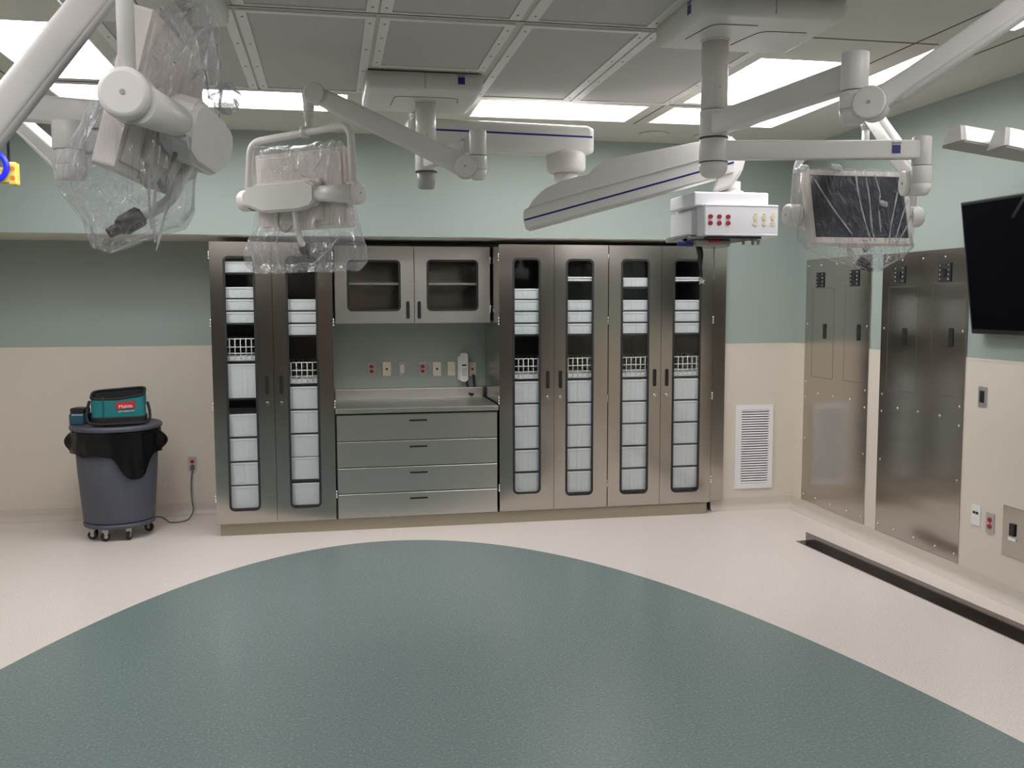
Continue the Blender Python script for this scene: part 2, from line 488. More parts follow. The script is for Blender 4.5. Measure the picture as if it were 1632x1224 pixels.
# laminar-flow ceiling panels: perforated face in a screwed white frame
PX = [(-.96, -.43), (-.327, .171), (.28, .788), (.915, 1.413), (1.515, 2.05)]
PY = [(4.21, 5.63), (2.74, 4.10), (1.23, 2.65)]
names_p = ['leftmost', 'second', 'middle', 'fourth', 'rightmost']
for iy, (y0, y1) in enumerate(PY):
    for ix, (x0, x1) in enumerate(PX):
        yy1 = 5.0 if (ix == 2 and iy == 0) else y1
        yy0, xx0, xx1 = y0, x0, x1
        fx = .045
        ex0, ex1, ey0, ey1 = xx0 - fx, xx1 + fx, yy0 - .03, yy1 + .03
        row = ['in the row by the back lights', 'in the row over the floor oval', 'in the row nearest the camera'][iy]
        t = thing('ceiling_panel', 'grey perforated air diffuser panel, %s %s' % (names_p[ix], row), 'ceiling panel', ((x0 + x1) / 2, (y0 + y1) / 2, ZC), 'laminar flow ceiling panels')
        if iy == 1: ex0, ex1, ey0, ey1 = x0 - .05, x1 + .05, y0 - .03, y1 + .015
        b = new(); box(b, (xx0 + .001, yy0 + .001, ZC - .004), (xx1 - .001, yy1 - .001, ZC - .0005)); obj('perforated_face', b, 'panel', t)
        b = new()
        prism(b, [(ex0, ey0), (ex1, ey0), (ex1, ey1), (ex0, ey1)], ZC - .010, ZC - .0003, XY,
              holes=[[(xx0, yy0), (xx1, yy0), (xx1, yy1), (xx0, yy1)]])
        for sx in ((ex0 + xx0) / 2, (ex1 + xx1) / 2):
            for q in range(4):
                sy = yy0 + .06 + (yy1 - yy0 - .12) * q / 3
                cyl(b, (sx, sy, ZC - .011), (sx, sy, ZC - .009), .006, n=8, mi=1)
        obj('frame', b, ['frame', 'grid'], t)
# joint lines of the metal ceiling
def cl(x0, y0, x1, y1, w=.006, m='grid'):
    trim(lambda b: box(b, (min(x0, x1) - w / 2, min(y0, y1) - w / 2, ZC - .003), (max(x0, x1) + w / 2, max(y0, y1) + w / 2, ZC + .002)), m)
cl(-1.62, 4.15, 2.9, 4.15)
cl(-1.62, 5.69, 2.72, 5.69, .008)
cl(-1.02, 5.72, -1.02, 6.32); cl(2.09, 5.72, 2.09, 6.32)
cl(2.78, .6, 2.78, 6.3); cl(-1.70, .6, -1.70, 6.3)
cl(3.2, .6, 3.2, 5.15); cl(2.09, 4.18, 2.09, 5.66)
# round ceiling plates by the back wall
for i, (x, y, lab) in enumerate(((2.356, 6.66, 'left one of the pair'), (2.78, 6.66, 'right one of the pair'))):
    t = thing('ceiling_speaker', 'flush round cream ceiling plate by the back wall, ' + lab, 'ceiling speaker', (x, y, ZC), 'round ceiling plates')
    b = new(); lathe(b, (x, y, ZC - .012), [(.105, .0115), (.112, .006), (.108, 0), (.09, .003)]); obj('rim', b, 'greenbeige', t)
    b = new(); lathe(b, (x, y, ZC - .008), [(.09, .006), (.088, 0)]); obj('cover', b, 'greenbeige', t)

# ================================================================== CABINETS
YF = 6.93
w_ = .427
def door_with_window(parent, x0, x1, z0, z1, gx0, gx1, gz0, gz1, yf, handle_x, hz, lockz=None, hinge_x=None, hinge_zs=(), rad=.035, m='steel'):
    b = new()
    prism(b, [(x0, z0), (x1, z0), (x1, z1), (x0, z1)], yf, yf + .022, XZ, holes=[rrect(gx0, gz0, gx1, gz1, rad)])
    d = obj('door', b, m, parent)
    b = new()
    prism(b, rrect(gx0 - .006, gz0 - .006, gx1 + .006, gz1 + .006, rad + .006), yf - .003, yf + .004, XZ,
          holes=[rrect(gx0 + .010, gz0 + .010, gx1 - .010, gz1 - .010, rad - .008)])
    obj('window_gasket', b, 'rubber', d)
    b = new(); prism(b, rrect(gx0 + .006, gz0 + .006, gx1 - .006, gz1 - .006, rad - .008), yf + .006, yf + .010, XZ)
    obj('window_pane', b, 'glassp', d)
    b = new()
    h0, h1 = hz
    prism(b, rrect(handle_x - .013, h0, handle_x + .013, h1, .012, 4), yf - .006, yf + .001, XZ, mi=0)
    prism(b, rrect(handle_x - .008, h0 + .006, handle_x + .008, h1 - .006, .0075, 4), yf - .0075, yf - .002, XZ, mi=0)
    obj('pull_handle', b, 'black', d)
    if lockz:
        b = new(); cyl(b, (handle_x, yf + .001, lockz), (handle_x, yf - .010, lockz), .014, .011, 16)
        box(b, (handle_x - .002, yf - .0095, lockz - .006), (handle_x + .002, yf - .007, lockz + .006), mi=1)
        obj('lock', b, ['chrome', 'black'], d)
    for hz_ in hinge_zs:
        b = new()
        cyl(b, (hinge_x, yf - .003, hz_ - .028), (hinge_x, yf - .003, hz_ + .028), .005, n=10, bev=.0015)
        for q in (-.022, 0, .022): cyl(b, (hinge_x, yf - .003, hz_ + q - .003), (hinge_x, yf - .003, hz_ + q + .003), .0062, n=10)
        obj('hinge', b, 'chrome', d)
    return d
HZ = (1.035, 1.17)
HS = (.28, .95, 1.55, 2.03)
def tall_cabinet(x0, label, side, panes):
    x1 = x0 + 2 * w_ - .003
    t = thing('tall_cabinet', label, 'cabinet', ((x0 + x1) / 2, 7.27, .087), 'stainless steel glass-door cabinets')
    b = new(); yb = 7.62; y0 = YF + .024; s = .02; z0, z1 = .087, 2.125
    box(b, (x0 + .006, y0, z0), (x0 + .006 + s, yb, z1)); box(b, (x1 - s - .006, y0, z0), (x1 - .006, yb, z1))
    box(b, (x0 + .026, y0, z1 - s), (x1 - .026, yb, z1)); box(b, (x0 + .026, y0, z0), (x1 - .026, yb, z0 + s))
    obj('carcass', b, 'steel', t)
    xm = (x0 + x1) / 2
    b = new()
    box(b, (x0 + .027, yb - .01, z0 + s), (x1 - .027, yb, z1 - s)); box(b, (xm - .008, y0 + .01, z0 + s), (xm + .008, yb - .01, z1 - s))
    for xa, xb in ((x0 + .026, x0 + .03), (x1 - .03, x1 - .026)): box(b, (xa, y0 + .01, z0 + s), (xb, yb - .01, z1 - s))
    obj('inner_lining', b, 'steeldk', t)
    (a0, a1, a2, a3), (b0, b1, b2, b3) = panes
    hl, hr = xm - .05, xm + .05
    door_with_window(t, x0, xm - .0015, z0 + .008, z1, a0, a1, a2, a3, YF, hl, HZ, .966, x0 - .004, HS)
    door_with_window(t, xm + .0015, x1, z0 + .008, z1, b0, b1, b2, b3, YF, hr, HZ, .966, x1 + .004, HS)
    return t
XA = -.8356; XB = 1.2446; XC = XB + 2 * w_ + .004
tall_cabinet(XA, 'tall stainless glass-door cabinet at the left end, left of the drawers', 'l',
             ((-.74, -.53, .19, 2.02), (-.31, -.095, .195, 2.02)))
tall_cabinet(XB, 'tall stainless glass-door cabinet between the drawers and the rightmost cabinet', 'm',
             ((1.353, 1.56, .23, 2.02), (1.767, 1.977, .20, 2.015)))
tall_cabinet(XC, 'tall stainless glass-door cabinet at the right end of the row', 'r',
             ((2.205, 2.425, .193, 2.017), (2.628, 2.851, .19, 2.018)))
# right filler strip
b = new(); box(b, (2.985, YB - .035, .092), (XO, YB + .02, 2.125), .003); b2 = b
t = tag(obj('filler_panel', b, 'steel'), 'narrow stainless filler strip between the rightmost tall cabinet and the wall', 'panel')
# plinth with rounded right corner
b = new()
prism(b, [(XA + .02, YN - .1), (XA + .02, YF + .03)] + [(2.90 + .045 * math.sin(a * PI / 12), YF + .045 - .035 * math.cos(a * PI / 12)) for a in range(7)] + [(2.945, YN - .1)], 0, .087, XY)
o = struct('trim_60', b, 'plinth')

# ---- contents: bins, trays, wire baskets
def bin_obj(w, d, h, deep=True):
    """returns a thing at origin, front at y=0"""
    t = thing('storage_bin', 'x', 'bin', (0, 0, 0))
    b = new(); tk = .004; tp = .008
    o = [(-w / 2 + tp, 0), (w / 2 - tp, 0), (w / 2 - tp, d), (-w / 2 + tp, d)]
    rs = []
    for z, e in ((0, 0), (h, tp)):
        rs.append([b.verts.new((x + math.copysign(e, x), y + (-e * .5 if y == 0 else e * .5), z)) for x, y in o])
    for z, e in ((h, tp - tk), (tk, -tk)):
        rs.append([b.verts.new((x + math.copysign(e, x), y + (tk if y == 0 else -tk), z)) for x, y in o])
    skin(b, rs, 0, True, False)
    for x in (-w * .24, -.018, .018, w * .24):
        box(b, (x - .004, -.0065, .01), (x + .004, .002, h - .02))
    obj('tub', b, 'bin', t)
    b = new()
    prism(b, [(-w / 2 - .006, -.008), (w / 2 + .006, -.008), (w / 2 + .006, d + .008), (-w / 2 - .006, d + .008)], h - .008, h + .002, XY,
          holes=[[(-w / 2 + .005, .002), (w / 2 - .005, .002), (w / 2 - .005, d - .004), (-w / 2 + .005, d - .004)]])
    obj('rim', b, 'binrim', t)
    return t
def basket_obj(w, d, h):
    t = thing('wire_basket', 'x', 'basket', (0, 0, 0))
    b = new(); r = .0034
    for i in range(10):
        x = -w / 2 + w * i / 9
        tube(b, [(x, 0, h), (x, 0, 0), (x, d, 0), (x, d, h)], r, 6)
    for z in (0, h * .33, h * .62, h):
        tube(b, [(-w / 2, 0, z), (w / 2, 0, z), (w / 2, d, z), (-w / 2, d, z), (-w / 2, 0, z)], r * 1.25, 6)
    for i in range(1, 8):
        y = d * i / 8; tube(b, [(-w / 2, y, h), (-w / 2, y, 0), (w / 2, y, 0), (w / 2, y, h)], r, 6)
    obj('wire_mesh', b, 'wire', t)
    b = new(); box(b, (-w / 2 + .004, .004, .006), (w / 2 - .004, d - .004, .03)); obj('tray_liner', b, 'bin', t)
    return t
proto = {}
BW = .345; BD = .42; YI = 6.962
def place(kind, h, x, z, label, group):
    key = (kind, round(h, 3))
    if key not in proto:
        o = basket_obj(BW, BD, h) if kind == 'basket' else bin_obj(BW, BD, h)
        o.location = (x, YI, z); ROOTLOC[o.name] = V((x, YI, z)); o['label'] = label; o['group'] = group
        proto[key] = o
    else: dup(proto[key], (x, YI, z), label, group)
DOORS = [(-.622, 'leftmost'), (-.195, 'second'), (1.457, 'third'), (1.884, 'fourth'), (2.315, 'fifth'), (2.742, 'rightmost')]
deep = lambda z0, n, p=.187: [('deep', .162, z0 + p * i) for i in range(n)]
L1 = [('deep', .162, .200), ('deep', .162, .372), ('deep', .162, .548), ('deep', .162, .727), ('tallbin', .245, 1.008), ('basket', .155, 1.280),
      ('tray', .075, 1.550), ('tray', .075, 1.640), ('tray', .075, 1.728), ('tray', .075, 1.910)]
L2 = [('deep', .162, .205), ('deep', .162, .397), ('deep', .162, .565), ('deep', .162, .742), ('deep', .162, .918), ('basket', .150, 1.108),
      ('tray', .075, 1.460), ('tray', .075, 1.550), ('tray', .075, 1.640)]
def Lr(top):
    return [('deep', .162, .215), ('deep', .162, .395), ('deep', .162, .572), ('deep', .162, .748), ('deep', .162, .925), ('basket', .150, 1.112),
            ('tray', .075, 1.450), ('tray', .075, 1.540), ('tray', .075, 1.630)] + top
LAY = [L1, L2, Lr([('tray', .075, 1.718)]), Lr([('shelf', .012, 1.855)]), Lr([('tray', .065, 1.812)]), Lr([('shelf', .012, 1.855)])]
ordn = ['lowest', 'second from the bottom', 'third from the bottom', 'fourth from the bottom', 'fifth from the bottom']
for (x, dn), lay in zip(DOORS, LAY):
    cnt = {}
    tot = sum(1 for k in lay if k[0] == 'tray')
    for kind, h, z in lay:
        c = cnt.get(kind, 0); cnt[kind] = c + 1
        if kind == 'deep':
            place(kind, h, x, z, 'deep white plastic storage bin, %s behind the %s tall glass door' % (ordn[c], dn), 'deep bins in the glass cabinets')
        elif kind == 'tallbin':
            place(kind, h, x, z, 'tallest white storage bin, under the wire basket behind the leftmost tall glass door', 'deep bins in the glass cabinets')
        elif kind == 'basket':
            place(kind, h, x, z, 'white wire basket behind the %s tall glass door' % dn, 'wire baskets in the glass cabinets')
        elif kind == 'tray':
            pos = 'topmost' if c == tot - 1 else ['lowest', 'second from the bottom', 'third from the bottom'][c]
            place('tray', h, x, z, 'shallow white tray, %s of the trays behind the %s tall glass door' % (pos, dn), 'shallow trays in the glass cabinets')
        else:
            b = new(); box(b, (x - .17, YI - .01, z), (x + .17, YI + .4, z + .012)); box(b, (x - .17, YI - .014, z + .018), (x + .17, YI - .004, z + .03))
            box(b, (x - .17, YI - .01, z + .012), (x - .164, YI + .4, z + .018)); box(b, (x + .164, YI - .01, z + .012), (x + .17, YI + .4, z + .018))
            tag(obj('pull_out_shelf', b, 'binrim', loc=(x, YI, z)), 'thin white pull-out shelf near the top behind the %s tall glass door' % dn, 'shelf', 'thin shelves in the glass cabinets')
        # dark runner under each container
# runners as part of the cabinets' lining: dark horizontal bars
for (x, dn), lay in zip(DOORS, LAY):
    b = new()
    for kind, h, z in lay:
        if kind != 'shelf': box(b, (x - .18, YI - .007, z - .014), (x + .18, YI + .40, z - .003))
    par = [o for o in COL.objects if o.name.startswith('tall_cabinet') and o.type == 'EMPTY']
    par = min(par, key=lambda o: abs(o.location.x - x))
    obj('slide_runners', b, 'rubber', par)

# ---- drawer base and worktop
DX0, DX1 = .024, 1.232
t = thing('drawer_cabinet', 'wide four-drawer stainless base cabinet under the worktop', 'cabinet', ((DX0 + DX1) / 2, 7.27, .087))
b = new(); box(b, (DX0, YF + .024, .087), (DX1, 7.60, .868)); obj('carcass', b, 'steeldk', t)
zs = [(.094, .273), (.281, .468), (.476, .665), (.673, .862)]
for z0, z1 in zs:
    b = new(); box(b, (DX0 + .006, YF, z0), (DX1 - .006, YF + .022, z1), .0018, 1)
    d = obj('drawer', b, 'steelh', t)
    b = new(); hz = z1 - .045
    prism(b, rrect(.56, hz - .006, .694, hz + .006, .005, 3), YF - .006, YF + .001, XZ)
    obj('drawer_handle', b, 'black', d)
t = thing('worktop', 'stainless steel worktop with upstand over the drawers', 'worktop', ((DX0 + DX1) / 2, 7.27, .876))
b = new(); box(b, (DX0 - .002, YF - .014, .878), (DX1 + .003, YN - .10, .914), .004); obj('top', b, 'steelh', t)
b = new(); box(b, (DX0, YN - .10, .878), (DX1, YN - .085, .992), .003); box(b, (DX0, YN - .09, .985), (DX1, YN - .001, .992)); obj('backsplash', b, 'steelh', t)

# ---- wall cabinet
t = thing('wall_cabinet', 'stainless wall cabinet with two square glass doors over the counter', 'cabinet', (.64, 7.5, 1.53))
b = new(); x0, x1 = .035, 1.235; y0 = 7.30; yb = YN - .005; z0, z1 = 1.545, 2.118
for l, h in (((x0, y0, z0), (x0 + .02, yb, z1)), ((x1 - .02, y0, z0), (x1, yb, z1)), ((x0 + .02, y0, z0), (x1 - .02, yb, z0 + .02)), ((x0 + .02, y0, z1 - .02), (x1 - .02, yb, z1)), ((x0 + .02, yb - .01, z0 + .02), (x1 - .02, yb, z1 - .02))):
    box(b, l, h)
obj('carcass', b, 'steel', t)
b = new(); box(b, (x0 + .021, y0 + .02, 1.83), (x1 - .021, yb - .012, 1.845)); obj('shelf', b, 'steelh', t)
b = new(); box(b, (x0 + .02, y0 + .01, z0 + .02), (x0 + .024, yb - .01, z1 - .02)); box(b, (.632, y0 + .005, z0 + .02), (.648, yb - .012, 1.83)); box(b, (.632, y0 + .005, 1.845), (.648, yb - .012, z1 - .02))
obj('divider', b, 'steeldk', t)
door_with_window(t, x0, .638, z0 - .012, z1 + .007, .132, .530, 1.632, 2.013, 7.28, .589, (1.567, 1.703), None, x0 - .003, (), .03, 'steelr')
door_with_window(t, .643, x1, z0 - .012, z1 + .007, .742, 1.137, 1.632, 2.018, 7.28, .677, (1.567, 1.703), None, x1 + .003, (1.64, 2.02), .03, 'steelr')

# ================================================================== WALL DEVICES
def receptacle(b, x, z, f, r=.0165, mi=1, slot=2, d=.004):
    cyl_pts = [(x + r * math.cos(a * PI / 8), z + r * .86 * math.sin(a * PI / 8)) for a in range(16)]
    prism(b, cyl_pts, -d, 0, f, mi=mi)
    for dx in (-.006, .006): prism(b, rrect(x + dx - .0012, z - .001, x + dx + .0012, z + .008, .001, 1), -d - .0006, -d + .0002, f, mi=slot)
    prism(b, [(x + .003 * math.cos(a), z - .008 + .003 * math.sin(a)) for a in (0, 1, 2, 3, 4, 5)], -d - .0006, -d + .0002, f, mi=slot)
def outlet(kind, c, wall, label, group=None, w=.068, h=.115, body='plate', cat='outlet', ring_='red'):
    """c=(a,z) centre in the wall plane; wall in 'niche','recess','right'"""
    a, z = c
    if wall == 'right':
        X0 = XR - .004
        f = lambda u, v, w_: (X0 + w_, u, v); loc = (X0, a, z)
    else:
        Y0 = YN - (.0 if wall == 'niche' else .004)
        f = lambda u, v, w_: (u, Y0 + w_, v); loc = (a, Y0, z)
    t = thing('wall_outlet' if kind == 'duplex' else 'wall_plate', label, cat, loc, group)
    b = new()
    prism(b, rrect(a - w / 2, z - h / 2, a + w / 2, z + h / 2, .005, 3), -.006, -.0002, f)
    obj('cover_plate', b, body, t)
    b = new()
    g = lambda u, v, w_: f(u, v, w_ - .0062)
    if kind == 'duplex':
        for dz in (.0195, -.0195):
            b = new(); receptacle(b, a, z + dz, g, mi=0, slot=1); obj('receptacle', b, [ring_, 'black'], t)
    elif kind == 'jack':
        prism(b, rrect(a - .008, z - .008, a + .008, z + .008, .002, 2), -.003, 0, g); obj('jack', b, 'black', t)
    elif kind == 'switch':
        prism(b, rrect(a - .016, z - .033, a + .016, z + .033, .003, 2), -.002, 0, g)
        prism(b, rrect(a - .008, z - .022, a + .008, z + .004, .003, 2), -.006, -.001, g); obj('insert', b, 'ivory', t)
    elif kind == 'decora':
        prism(b, rrect(a - .017, z - .034, a + .017, z + .034, .003, 2), -.004, 0, g); obj('insert', b, 'black', t)
    elif kind == 'data':
        prism(b, rrect(a - .022, z + .008, a - .003, z + .022, .002, 2), -.003, 0, g, mi=0)
        prism(b, rrect(a + .003, z + .008, a + .022, z + .022, .002, 2), -.003, 0, g, mi=0); obj('jacks', b, 'black', t)
        b = new(); prism(b, rrect(a - .02, z - .02, a + .02, z - .005, .002, 2), -.002, 0, g); obj('label_holder', b, 'white', t)
    return t
G = 'outlets in the niche'
outlet('duplex', (.322, 1.150), 'niche', 'steel outlet plate with two red sockets, leftmost in the niche', G)
outlet('jack', (.446, 1.148), 'niche', 'ivory jack plate, left one of the two in the niche', G, body='ivory', cat='jack plate')
outlet('switch', (.573, 1.146), 'niche', 'steel plate with ivory switch insert between jack plate and red outlet', G, cat='switch plate', w=.062)
outlet('duplex', (.742, 1.145), 'niche', 'steel outlet plate with two red sockets, mid niche over the counter', G)
outlet('jack', (.862, 1.142), 'niche', 'ivory jack plate, right one of the two in the niche', G, body='ivory', cat='jack plate')
outlet('switch', (.982, 1.142), 'niche', 'pale plate with ivory insert just left of the telephone', G, cat='switch plate', w=.062, body='ivory')
outlet('jack', (1.160, 1.136), 'niche', 'ivory jack plate partly behind the telephone cord at the niche corner', G, body='ivory', cat='jack plate', w=.06)
outlet('duplex', (-1.107, .412), 'recess', 'steel outlet plate with two sockets above the cord beside the cabinet', body='plate')
# telephone
t = thing('wall_telephone', 'white wall telephone handset above the right end of the counter', 'telephone', (1.08, YN, 1.157))
b = new(); prism(b, rrect(1.035, 1.045, 1.095, 1.25, .012, 3), YN - .035, YN - .001, XZ); obj('cradle', b, 'white', t)
b = new(); prism(b, rrect(1.046, 1.037, 1.112, 1.275, .022, 5), YN - .075, YN - .035, XZ)
h_ = obj('handset', b, 'white', t)
b = new()
prism(b, rrect(1.060, 1.168, 1.098, 1.180, .003, 2), YN - .077, YN - .0745, XZ); obj('display', b, 'black', h_)
b = new()
for i in range(3):
    for j in range(4): prism(b, rrect(1.062 + .013 * i, 1.085 + .018 * j, 1.071 + .013 * i, 1.096 + .018 * j, .002, 2), YN - .078, YN - .0745, XZ)
obj('keypad', b, 'plate', h_)
b = new()
pts = crom([(1.105, YN - .05, 1.045), (1.108, YN - .06, .99), (1.115, YN - .09, .945), (1.14, YN - .10, .93), (1.165, YN - .07, .955), (1.172, YN - .03, 1.0), (1.168, YN - .012, 1.09)], 26)
coil = []
for i, p in enumerate(pts):
    d = (pts[min(i + 1, len(pts) - 1)] - pts[max(0, i - 1)]).normalized(); s, u = basis(d, V((0, 1, 0)))
    a = i * 1.25; coil.append(p + (s * math.cos(a) + u * math.sin(a)) * .009)
tube(b, coil, .0042, 6); obj('coiled_cord', b, 'black', t)

# right wall devices
outlet('decora', (4.775, 1.137), 'right', 'steel wall plate with black insert right of the steel wall sheet', cat='wall plate', w=.07, h=.118)
outlet('data', (4.790, .435), 'right', 'white data plate low on the right wall, left of the red outlet', cat='data plate', body='white', w=.075, h=.118)
outlet('duplex', (4.668, .415), 'right', 'steel plate with two red sockets low on the right wall', w=.07, h=.118)
t = thing('wall_box', 'large flush steel plate with a small connector at the right edge, low on the wall', 'wall box', (XR, 4.35, .40))
b = new(); box(b, (XR - .010, 4.10, .262), (XR - .0042, 4.565, .545), .002, 1); obj('cover_plate', b, 'steelw', t)
b = new(); box(b, (XR - .020, 4.462, .385), (XR - .0102, 4.502, .455), .003); obj('connector', b, 'black', t)
b = new(); box(b, (XR - .016, 4.452, .358), (XR - .0102, 4.512, .376), .002); obj('connector_label', b, 'white', t)

# stainless wall sheets with recessed plates
def wall_sheet(y0, y1, z0, z1, plates, pulls, label):
    t = thing('wall_sheet', label, 'wall panel', (XR, (y0 + y1) / 2, z0), 'stainless wall sheets')
    x = XR - .0045
    b = new(); box(b, (x - .004, y0, z0), (x, y1, z1), .001, 1); obj('steel_sheet', b, 'steelw', t)
    b = new()
    scr = []
    for k in range(5):
        zz = z0 + .05 + (z1 - z0 - .1) * k / 4
        scr += [(y0 + .035, zz), (y1 - .035, zz)]
    for k in range(1, 4):
        yy = y0 + (y1 - y0) * k / 4
        scr += [(yy, z0 + .05), (yy, z1 - .05), (yy, .98)]
    scr += [(y0 + .035, .94), (y1 - .035, .94)]
    for a, z in scr: cyl(b, (x - .004, a, z), (x - .0085, a, z), .009, .006, 10)
    obj('screws', b, 'chrome', t)
    for a, z in plates:
        b = new(); box(b, (x - .012, a - .058, z - .058), (x - .0042, a + .058, z + .058), .003, 1, 0)
        for dy in (-.04, .04):
            for dz in (-.042, -.014, .014, .042):
                cyl(b, (x - .012, a + dy, z + dz), (x - .016, a + dy, z + dz), .006, .004, 8, mi=1)
        prism(b, rrect(a - .02, z - .022, a + .02, z + .022, .004, 2), x - .018, x - .012, YZ, mi=2)
        obj('connector_plate', b, ['rubber', 'chrome', 'black'], t)
    for a, z in pulls:
        b = new(); prism(b, rrect(a - .021, z - .058, a + .021, z + .058, .008, 3), x - .008, x - .0041, YZ); obj('recessed_pull', b, 'black', t)
        # thin joint of the access door round the pull
        b = new()
        o1 = rrect(a - .13, z - .36, a + .19, z + .33, .004, 2); o2 = rrect(a - .127, z - .357, a + .187, z + .327, .004, 2)
        prism(b, o1, x - .0048, x - .0041, YZ, holes=[o2]); obj('access_door_joint', b, 'steeldk', t)
    return t
wall_sheet(5.955, 6.86, .104, 2.02, [(6.64, 1.858), (6.16, 1.86)], [(6.56, 1.465), (6.09, 1.47)], 'tall stainless wall sheet nearer the back corner')
wall_sheet(4.935, 5.815, .104, 2.01, [(5.615, 1.866), (5.15, 1.867)], [(5.544, 1.457), (5.074, 1.47)], 'tall stainless wall sheet beside the wall television')

# air grille on the back wall
t = thing('air_grille', 'white louvred air return grille low on the back wall', 'air vent', (3.365, YB, .17))
b = new()
prism(b, [(3.203, .172), (3.53, .172), (3.53, .858), (3.203, .858)], YB - .016, YB - .0045, XZ, holes=[[(3.255, .216), (3.493, .216), (3.493, .818), (3.255, .818)]])
obj('frame', b, 'louvre', t)
b = new()
for i in range(30):
    z = .226 + .0202 * i
    prism(b, [(YB - .0155, z - .0055), (YB - .0145, z - .0068), (YB - .006, z + .0045), (YB - .007, z + .0058)], 3.2555, 3.4925, lambda u, v, w: (w, u, v))
obj('louvres', b, 'louvre', t)['kind'] = 'stuff'
b = new(); box(b, (3.25, YB - .0055, .212), (3.496, YB - .0042, .822)); obj('duct_shade_sheet', b, 'dark', t)  # flat dark sheet; shade inside the opening is put into its colour

# low stainless floor angle along the right wall
b = new()
A0, A1 = V((3.278, 5.985, 0)), V((3.44, 3.2, 0))
d = (A1 - A0).normalized(); nrm = V((-d.y, d.x, 0))
if nrm.x > 0: nrm = -nrm
prof = [(0, 0), (0, .062), (-.003, .062), (-.003, .0), (0, 0)]
def strip(P, o0, o1, z0, z1):
    vs = []
    for p in P:
        for o_, z in ((o0, z0), (o1, z0), (o1, z1), (o0, z1)): vs.append(b.verts.new(p + nrm * o_ + V((0, 0, z))))
    skin(b, [vs[:4], vs[4:]], 0, True, False)
strip((A0, A1), -.004, 0, .0, .064)
strip((A0, A1), 0, .075, .0, .005)
tag(obj('floor_angle', b, 'anglest', loc=(3.35, 4.9, 0)), 'long low stainless steel angle fixed to the floor by the right wall', 'floor trim')

# ================================================================== TELEVISION
t = thing('television', 'large black flat television tilted down on the right wall', 'television', (3.66, 4.2, 1.88))
TH = .755; TW = 1.30; yl = 4.81
tl = math.atan2(.105, TH)
Mt = Matrix.Translation((3.665, yl, 1.505)) @ Matrix.Rotation(-tl, 4, 'Y')
# local: x into the wall, y along the wall, z up
b = new(); box(b, (-.02, -TW, 0), (.025, 0, TH), .006, 2, 0, Mt); obj('housing', b, 'black', t)
b = new(); box(b, (-.0225, -TW + .018, .028), (-.0195, -.018, TH - .018), 0, 1, 0, Mt); obj('screen', b, 'tvglass', t)
b = new(); box(b, (.025, -.85, .25), (.05, -.45, .55), 0, 1, 0, Mt); box(b, (3.60, yl - .72, 1.80), (3.71, yl - .58, 2.05)); obj('wall_bracket', b, 'black', t)

# ================================================================== BOOMS
def logo(parent, p, right, up, s=.032):
    right = V(right).normalized(); up = V(up).normalized(); n = right.cross(up)
    b = new()
    P = lambda u, v, w: V(p) + right * u + up * v + n * w
    prism(b, [(-s / 2, -s / 2), (s / 2, -s / 2), (s / 2, s / 2), (-s / 2, s / 2)], 0, .001, P)
    l = obj('logo_square', b, 'blue', parent)
    lettering('logo_lettering', 'TRUMPF', s * .32, V(p) + up * (s * .62) + n * .0004, right, up, MT['blue'], parent, .0004)
def canopy(t, x0, y0, x1, y1, outline=((.2, .35), (.68, .3))):
    b = new(); z0, z1 = 2.822, ZC - .0105
    vs = rrect(x0, y0, x1, y1, .022, 5)
    rs = []
    for z, sc in ((z1, 0), (z0 + .028, 0), (z0 + .008, .008), (z0, .026)):
        cx, cy = (x0 + x1) / 2, (y0 + y1) / 2; hx, hy = (x1 - x0) / 2, (y1 - y0) / 2
        rs.append([b.verts.new((cx + (x - cx) * (1 - sc / hx), cy + (y - cy) * (1 - sc / hy), z)) for x, y in vs])
    skin(b, rs, 0, True, True)
    c = obj('canopy', b, 'equip2', t)
    b = new(); box(b, ((x0 + x1) / 2 - .001, y0 - .0008, z0 + .012), ((x0 + x1) / 2 + .001, y0 + .003, z1)); obj('joint_line', b, 'grid', c)
    return c
def outline_groove(c, pts, z=2.8215, w=.0022):
    b = new(); tube(b, [(x, y, z) for x, y in pts], w, 6); obj('cover_groove', b, 'grid', c)
def column(t, x, y, z0, z1, r=.058):
    b = new(); cyl(b, (x, y, z1), (x, y, z0), r, n=36); cyl(b, (x, y, z1), (x, y, z1 - .008), r * 1.12, r * 1.05, 36)
    cyl(b, (x, y - r + .002, (z0 + z1) / 2 - .06), (x, y - r - .001, (z0 + z1) / 2 - .06), .005, n=8, mi=1)
    return obj('column', b, ['equip', 'capgrey'], t)
def hub(t, x, y, z0, z1, r=.062, dome=0):
    b = new(); cyl(b, (x, y, z1 - .001), (x, y, z0), r, n=36, bev=.004)
    if dome: lathe(b, (x, y, z0), [(r, 0), (r * .97, -dome * .5), (r * .8, -dome * .85), (r * .5, -dome)], 36)
    b2_ = obj('swivel_hub', b, 'equip', t)
    b = new(); cyl(b, (x, y, z0 + .002), (x, y, z0 - .003), r * 1.01, n=36); obj('hub_joint', b, 'grid', b2_)
    return b2_
def arm(t, p, q, h=.088, w=.07, name='arm'):
    p = V(p); q = V(q)
    b = new(); L = (q - p).length
    beam(b, p, q, [(0, w * .6, h / 2), (.06, w * .55, h / 2), (.12, w / 2, h / 2), (1, w / 2, h / 2)], 32, 9)
    return obj(name, b, 'equip', t)
